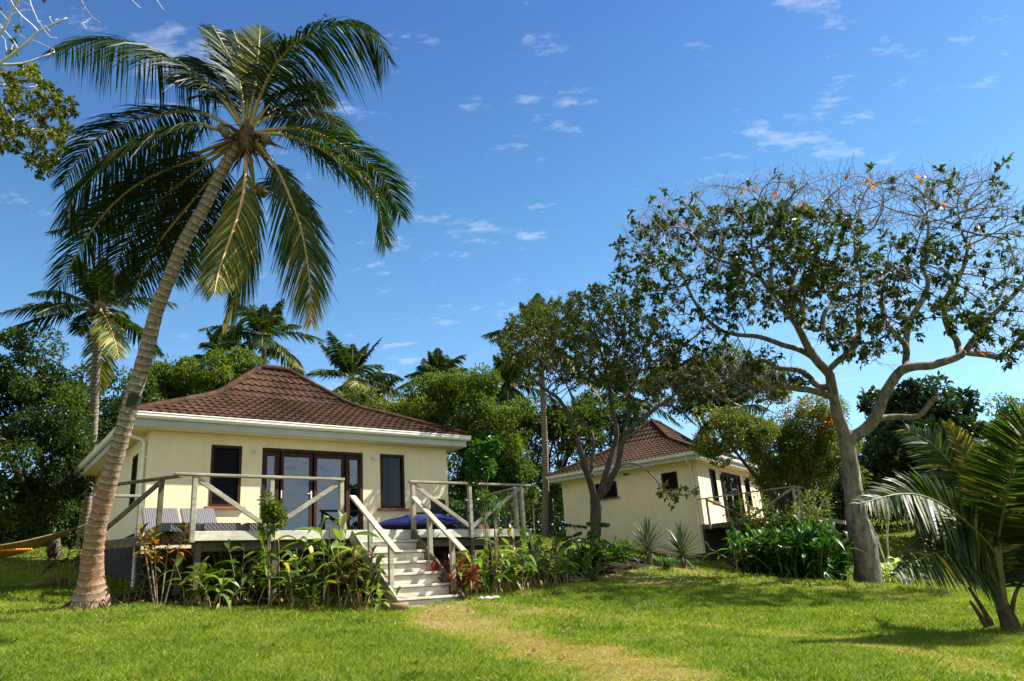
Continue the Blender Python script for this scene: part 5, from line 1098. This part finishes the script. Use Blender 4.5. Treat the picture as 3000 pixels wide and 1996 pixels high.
plant('cordyline', lambda: ti(6, .8, 23, L=.42, W=.06, nl=22, col=.55, spread=.3), ('lf_red', 'stem'), 'cordyline', 'bright red cordyline behind the right handrail of the steps', 'shrub', 1318, 15.3, .85)
plant('cordyline', None, None, 'cordyline', 'small orange-red cordyline at the right foot of the handrail', 'shrub', 1362, 14.9, .62)
plant('cordyline', None, None, 'cordyline', 'red cordyline among the gingers just left of the steps', 'shrub', 1008, 14.0, .72)
plant('poly', lambda: shrub(31, 1.75, .17, 430, .085, .07, .55, 3, 2.6), ('lf_bright', 'stem'), 'aralia_shrub', 'upright bright green aralia rising above the deck rail foot, left of the glass door', 'shrub', 795, 13.6, 1.08)
plant('tallpoly', lambda: shrub(36, 3.0, .27, 900, .12, .10, .55, 5, 2.6), ('lf_deep', 'stem'), 'tall_shrub', 'tall thin-stemmed shrub with dark rounded leaves rising in front of the right railing', 'shrub', 1432, 16.2, 1.0)
plant('poly', None, None, 'aralia_shrub', 'young pale green aralia in the gap between the bungalows', 'shrub', 1568, 24, .95)
plant('thin', lambda: shrub(33, 1.9, .34, 110, .10, .08, .45, 7), ('lf_deep', 'stem'), 'bare_stemmed_shrub', 'nearly bare tangle of thin stems before the right end railing', 'shrub', 1455, 15.4, 1.0)
plant('thin', None, None, 'bare_stemmed_shrub', 'straggly small shrub on the dry grass before the dark deck underside', 'shrub', 2165, 21.5, .45)
plant('thin', None, None, 'bare_stemmed_shrub', 'leafy straggling shrub by the handrail of the farther deck', 'shrub', 2180, 27, 1.15)
plant('veil', lambda: shrub(35, 2.3, .8, 900, .11, .06, .5, 6), ('lf_flush', 'stem'), 'leafy_shrub', 'loose leafy shrub screening the front edge of the farther deck', 'shrub', 2265, 25.5, 1.0)
plant('veil', None, None, 'leafy_shrub', 'loose leafy shrub behind the big dark ginger clump, nearest the trunk', 'shrub', 2395, 24.5, 1.05)
plant('agave', lambda: agave(41), ('lf_agave', 'stem'), 'agave_plant', 'spiky grey-green agave left of the pair before the farther wall', 'plant', 1908, 23.5, 1.12, group='spiky agaves before the farther wall')
plant('agave', None, None, 'agave_plant', 'spiky grey-green agave right of the pair, by the bungalow corner', 'plant', 2008, 23.5, 1.12, group='spiky agaves before the farther wall')
plant('fan', lambda: fanpalm(42, .85, 8, .30), ('lf_deep', 'stem_g'), 'fan_palm', 'small fan palm with round pleated leaves at the foot of the many-stemmed tree', 'plant', 1718, 20.5, 1.15)
dk = [lambda: ginger(1.0, 14, 51, 'lf_deep', L=.55, W=.10, col=.5, spread=.7, lpb=9, lo=.08, dry=0), lambda: ginger(1.25, 24, 52, 'lf_deep', L=.6, W=.11, col=.5, spread=.95, lpb=12, lo=.06, dry=0)]
for X_, t_, s_, k, lb in ((1690, 20.2, .75, 0, 'deep green clump left of the small fan palm'), (1760, 20.8, .8, 0, 'deep green clump right of the small fan palm'), (1825, 22.5, .72, 0, 'bright leafy clump against the farther wall, between fan palm and agaves'), (1960, 21.6, .42, 0, 'small leafy clump on the grass in front of the two agaves'), (1640, 19.0, .7, 0, 'deep green clump beside the dark ti plant of the right bed'), (1735, 18.6, .45, 0, 'small dark clump on the shaded grass below the fan palm')):
    plant('deep%d' % k, dk[k], ('lf_deep', 'stem_g'), 'leafy_clump', lb, 'plant', X_, t_, s_)
for X_, t_, s_, lb in ((2215, 22.2, 1.12, 'large dark green ginger clump, left third of the mass beside the big tree'), (2305, 21.6, 1.2, 'large dark green ginger clump in the middle of the mass beside the big tree'), (2385, 21.6, 1.22, 'large dark green ginger clump nearest the big tree trunk'), (2340, 23, 1.35, 'tall dark green ginger clump at the back of the mass beside the big tree'), (2440, 23.2, 1.2, 'dark green ginger clump tucked behind the big tree trunk')):
    plant('deep1', dk[1], ('lf_deep', 'stem_g'), 'ginger_clump', lb, 'plant', X_, t_, s_, group='dark ginger clumps beside the big tree')
pale = lambda: ginger(.7, 9, 61, 'lf_pale', L=.5, W=.10, col=.5, spread=.5, lpb=7)
plant('pale', pale, ('lf_pale', 'stem_g'), 'variegated_plant', 'pale variegated plant just right of the big tree trunk', 'plant', 2600, 23.2, 1.05)
plant('pale', None, None, 'variegated_plant', 'lower pale variegated plant between the big tree and the young coconut', 'plant', 2645, 22.5, .75)
# flame coloured shrub behind the young coconut
fs = plant('flame', lambda: shrub(71, 2.2, .9, 260, .12, .05, .5, 9), ('lf_olive', 'bark_pale'), 'coral_shrub', 'bare pale-twigged shrub with a few red flowers right of the big tree', 'shrub', 2610, 25, 1.1)
r_ = np.random.default_rng(72)
for c in ((.55, -.3, 2.0), (-.1, -.5, 2.1), (.75, -.2, 1.95), (.3, -.4, 1.8)):
    mb = MB(); n = 18; mb.leaves(np.array(c) + r_.normal(0, .012, (n, 3)), unit(r_.normal(size=(n, 3))) + (0, 0, .5), unit(r_.normal(size=(n, 3))), .14, .045, np.full(n, .5)); mb.build('flower', 'flower', fs)
# fallen leaves on the lawn
for i, (X_, Y_, lb) in enumerate(((1645, 1952, 'curled brown dead leaf on the dry track near the bottom edge'), (1562, 1925, 'pale brown dead leaf on the dry track, left of the other'), (768, 1912, 'small brown dead leaf on the green lawn below the steps bed'), (2660, 1925, 'dark scrap of dead frond on the worn track below the young coconut'))):
    p = on_ground(X_, Y_); mb = MB(); q = np.linspace(0, 1, 6); a = rng.random() * 6.3; d = np.array([math.cos(a), math.sin(a), 0]); mb.blade(np.outer(q - .5, d) * .16 + np.c_[0 * q, 0 * q, .05 + .05 * (2 * q - 1) ** 2], .075 * np.array([.1, .7, 1, .9, .6, .05]), (0, 0, 1), .5, .3 + .2 * rng.random()); tag(mb.build('dead_leaf', 'lf_dry', None, p), lb, 'leaf')

mb = MB(); r_ = np.random.default_rng(91); n = 420; cs = [(spot(2480, 19.5), 3.0), (spot(1745, 21), 2.5), (fr(H1, A1, 2, -3.2), 2.2), (spot(1500, 16), 2.0)]; k = r_.integers(0, 4, n)
x = np.array([cs[i][0][0] for i in k]) + r_.normal(0, 1, n) * np.array([cs[i][1] for i in k]); y = np.array([cs[i][0][1] for i in k]) + r_.normal(0, .5, n) * np.array([cs[i][1] for i in k]); z = H(x, y) + .035
mb.leaves(np.c_[x, y, z], rnd(n) * (1, 1, .15), rnd(n) * .3 + (0, 0, 1), .12 * r_.uniform(.6, 1.2, n), .06 * r_.uniform(.7, 1.3, n), r_.random(n)); tag(mb.build('leaf_litter', 'lf_dry'), 'scattered brown fallen leaves under the trees', 'leaf litter', None, 'stuff')
# ------------------------------------------------------------------ light and sky
Ls = np.array([.844, .197, 1.0]); Ls /= np.linalg.norm(Ls); el = math.asin(Ls[2]); az = math.atan2(Ls[0], Ls[1])
sd = bpy.data.lights.new('sun', 'SUN'); sd.energy = 5.0; sd.angle = math.radians(.5); sd.color = (1, .972, .925); so = bpy.data.objects.new('sun', sd); COL.objects.link(so); so.rotation_euler = Vector(Ls).to_track_quat('Z', 'Y').to_euler(); so.location = (20, 10, 30)
w = bpy.data.worlds.new('World'); sc.world = w; w.use_nodes = True; nt = w.node_tree; bg = nt.nodes['Background']
sky = nd(nt, 'ShaderNodeTexSky', sky_type='NISHITA', sun_disc=False, sun_elevation=el, sun_rotation=az, air_density=1.0, dust_density=.3, ozone_density=3.0)
tc = nd(nt, 'ShaderNodeTexCoord'); sx = nd(nt, 'ShaderNodeSeparateXYZ'); lk(nt, tc.outputs['Generated'], sx.inputs[0])
za = nd(nt, 'ShaderNodeMath', operation='ADD'); lk(nt, sx.outputs['Z'], za.inputs[0]); za.inputs[1].default_value = .12; zm = nd(nt, 'ShaderNodeMath', operation='MAXIMUM'); lk(nt, za.outputs[0], zm.inputs[0]); zm.inputs[1].default_value = .05
cmb = nd(nt, 'ShaderNodeCombineXYZ')
for k, c_ in ((0, 'X'), (1, 'Y')):
    dv = nd(nt, 'ShaderNodeMath', operation='DIVIDE'); lk(nt, sx.outputs[c_], dv.inputs[0]); lk(nt, zm.outputs[0], dv.inputs[1]); lk(nt, dv.outputs[0], cmb.inputs[k])
n1 = noise(nt, 9.0, 9, .66, cmb.outputs[0], stretch=(.8, 1.5, 1)); n2 = noise(nt, 2.4, 3, .5, cmb.outputs[0])
m1 = nd(nt, 'ShaderNodeMath', operation='MULTIPLY_ADD'); lk(nt, n2.outputs['Fac'], m1.inputs[0]); m1.inputs[1].default_value = .55; lk(nt, n1.outputs['Fac'], m1.inputs[2])
# more cloud out to sea, behind the camera
yb_ = nd(nt, 'ShaderNodeMapRange'); lk(nt, sx.outputs['Y'], yb_.inputs['Value'])
for k, v in (('From Min', .2), ('From Max', -.6), ('To Min', 0.0), ('To Max', .26)): yb_.inputs[k].default_value = v
m2 = nd(nt, 'ShaderNodeMath', operation='ADD'); lk(nt, m1.outputs[0], m2.inputs[0]); lk(nt, yb_.outputs[0], m2.inputs[1])
cr_ = ramp(nt, m2.outputs[0], [(.86, (0, 0, 0)), (1.16, (1, 1, 1))])
gr_ = ramp(nt, sx.outputs['Z'], [(.0, (1.0, .84, .62)), (.25, (.92, .81, .61)), (.33, (.80, .76, .56)), (.46, (.64, .68, .52)), (.66, (.48, .52, .50))])
tint = mixc(nt, 1.0, sky.outputs['Color'], gr_.outputs['Color'], 'MULTIPLY'); tint = mixc(nt, 1.0, tint, (1.26, 1.80, 2.62), 'MULTIPLY')
al_ = nd(nt, 'ShaderNodeMapRange'); lk(nt, sx.outputs['Y'], al_.inputs['Value'])
for k, v in (('From Min', .1), ('From Max', -.5), ('To Min', .24), ('To Max', .75)): al_.inputs[k].default_value = v
am_ = nd(nt, 'ShaderNodeMath', operation='MULTIPLY'); lk(nt, cr_.outputs['Color'], am_.inputs[0]); lk(nt, al_.outputs[0], am_.inputs[1])
cl_ = mixc(nt, am_.outputs[0], tint, (9.5, 9.9, 10.5)); lk(nt, cl_, bg.inputs['Color']); bg.inputs['Strength'].default_value = .05
sc.view_settings.view_transform = 'Standard'; sc.view_settings.look = 'None'; sc.view_settings.exposure = 1.5; sc.view_settings.gamma = 1
try:
    sc.cycles.max_bounces = 8; sc.cycles.transparent_max_bounces = 8; sc.cycles.diffuse_bounces = 3; sc.cycles.caustics_reflective = False; sc.cycles.caustics_refractive = False
    sc.cycles.use_denoising = True
except Exception as ex: print(ex)
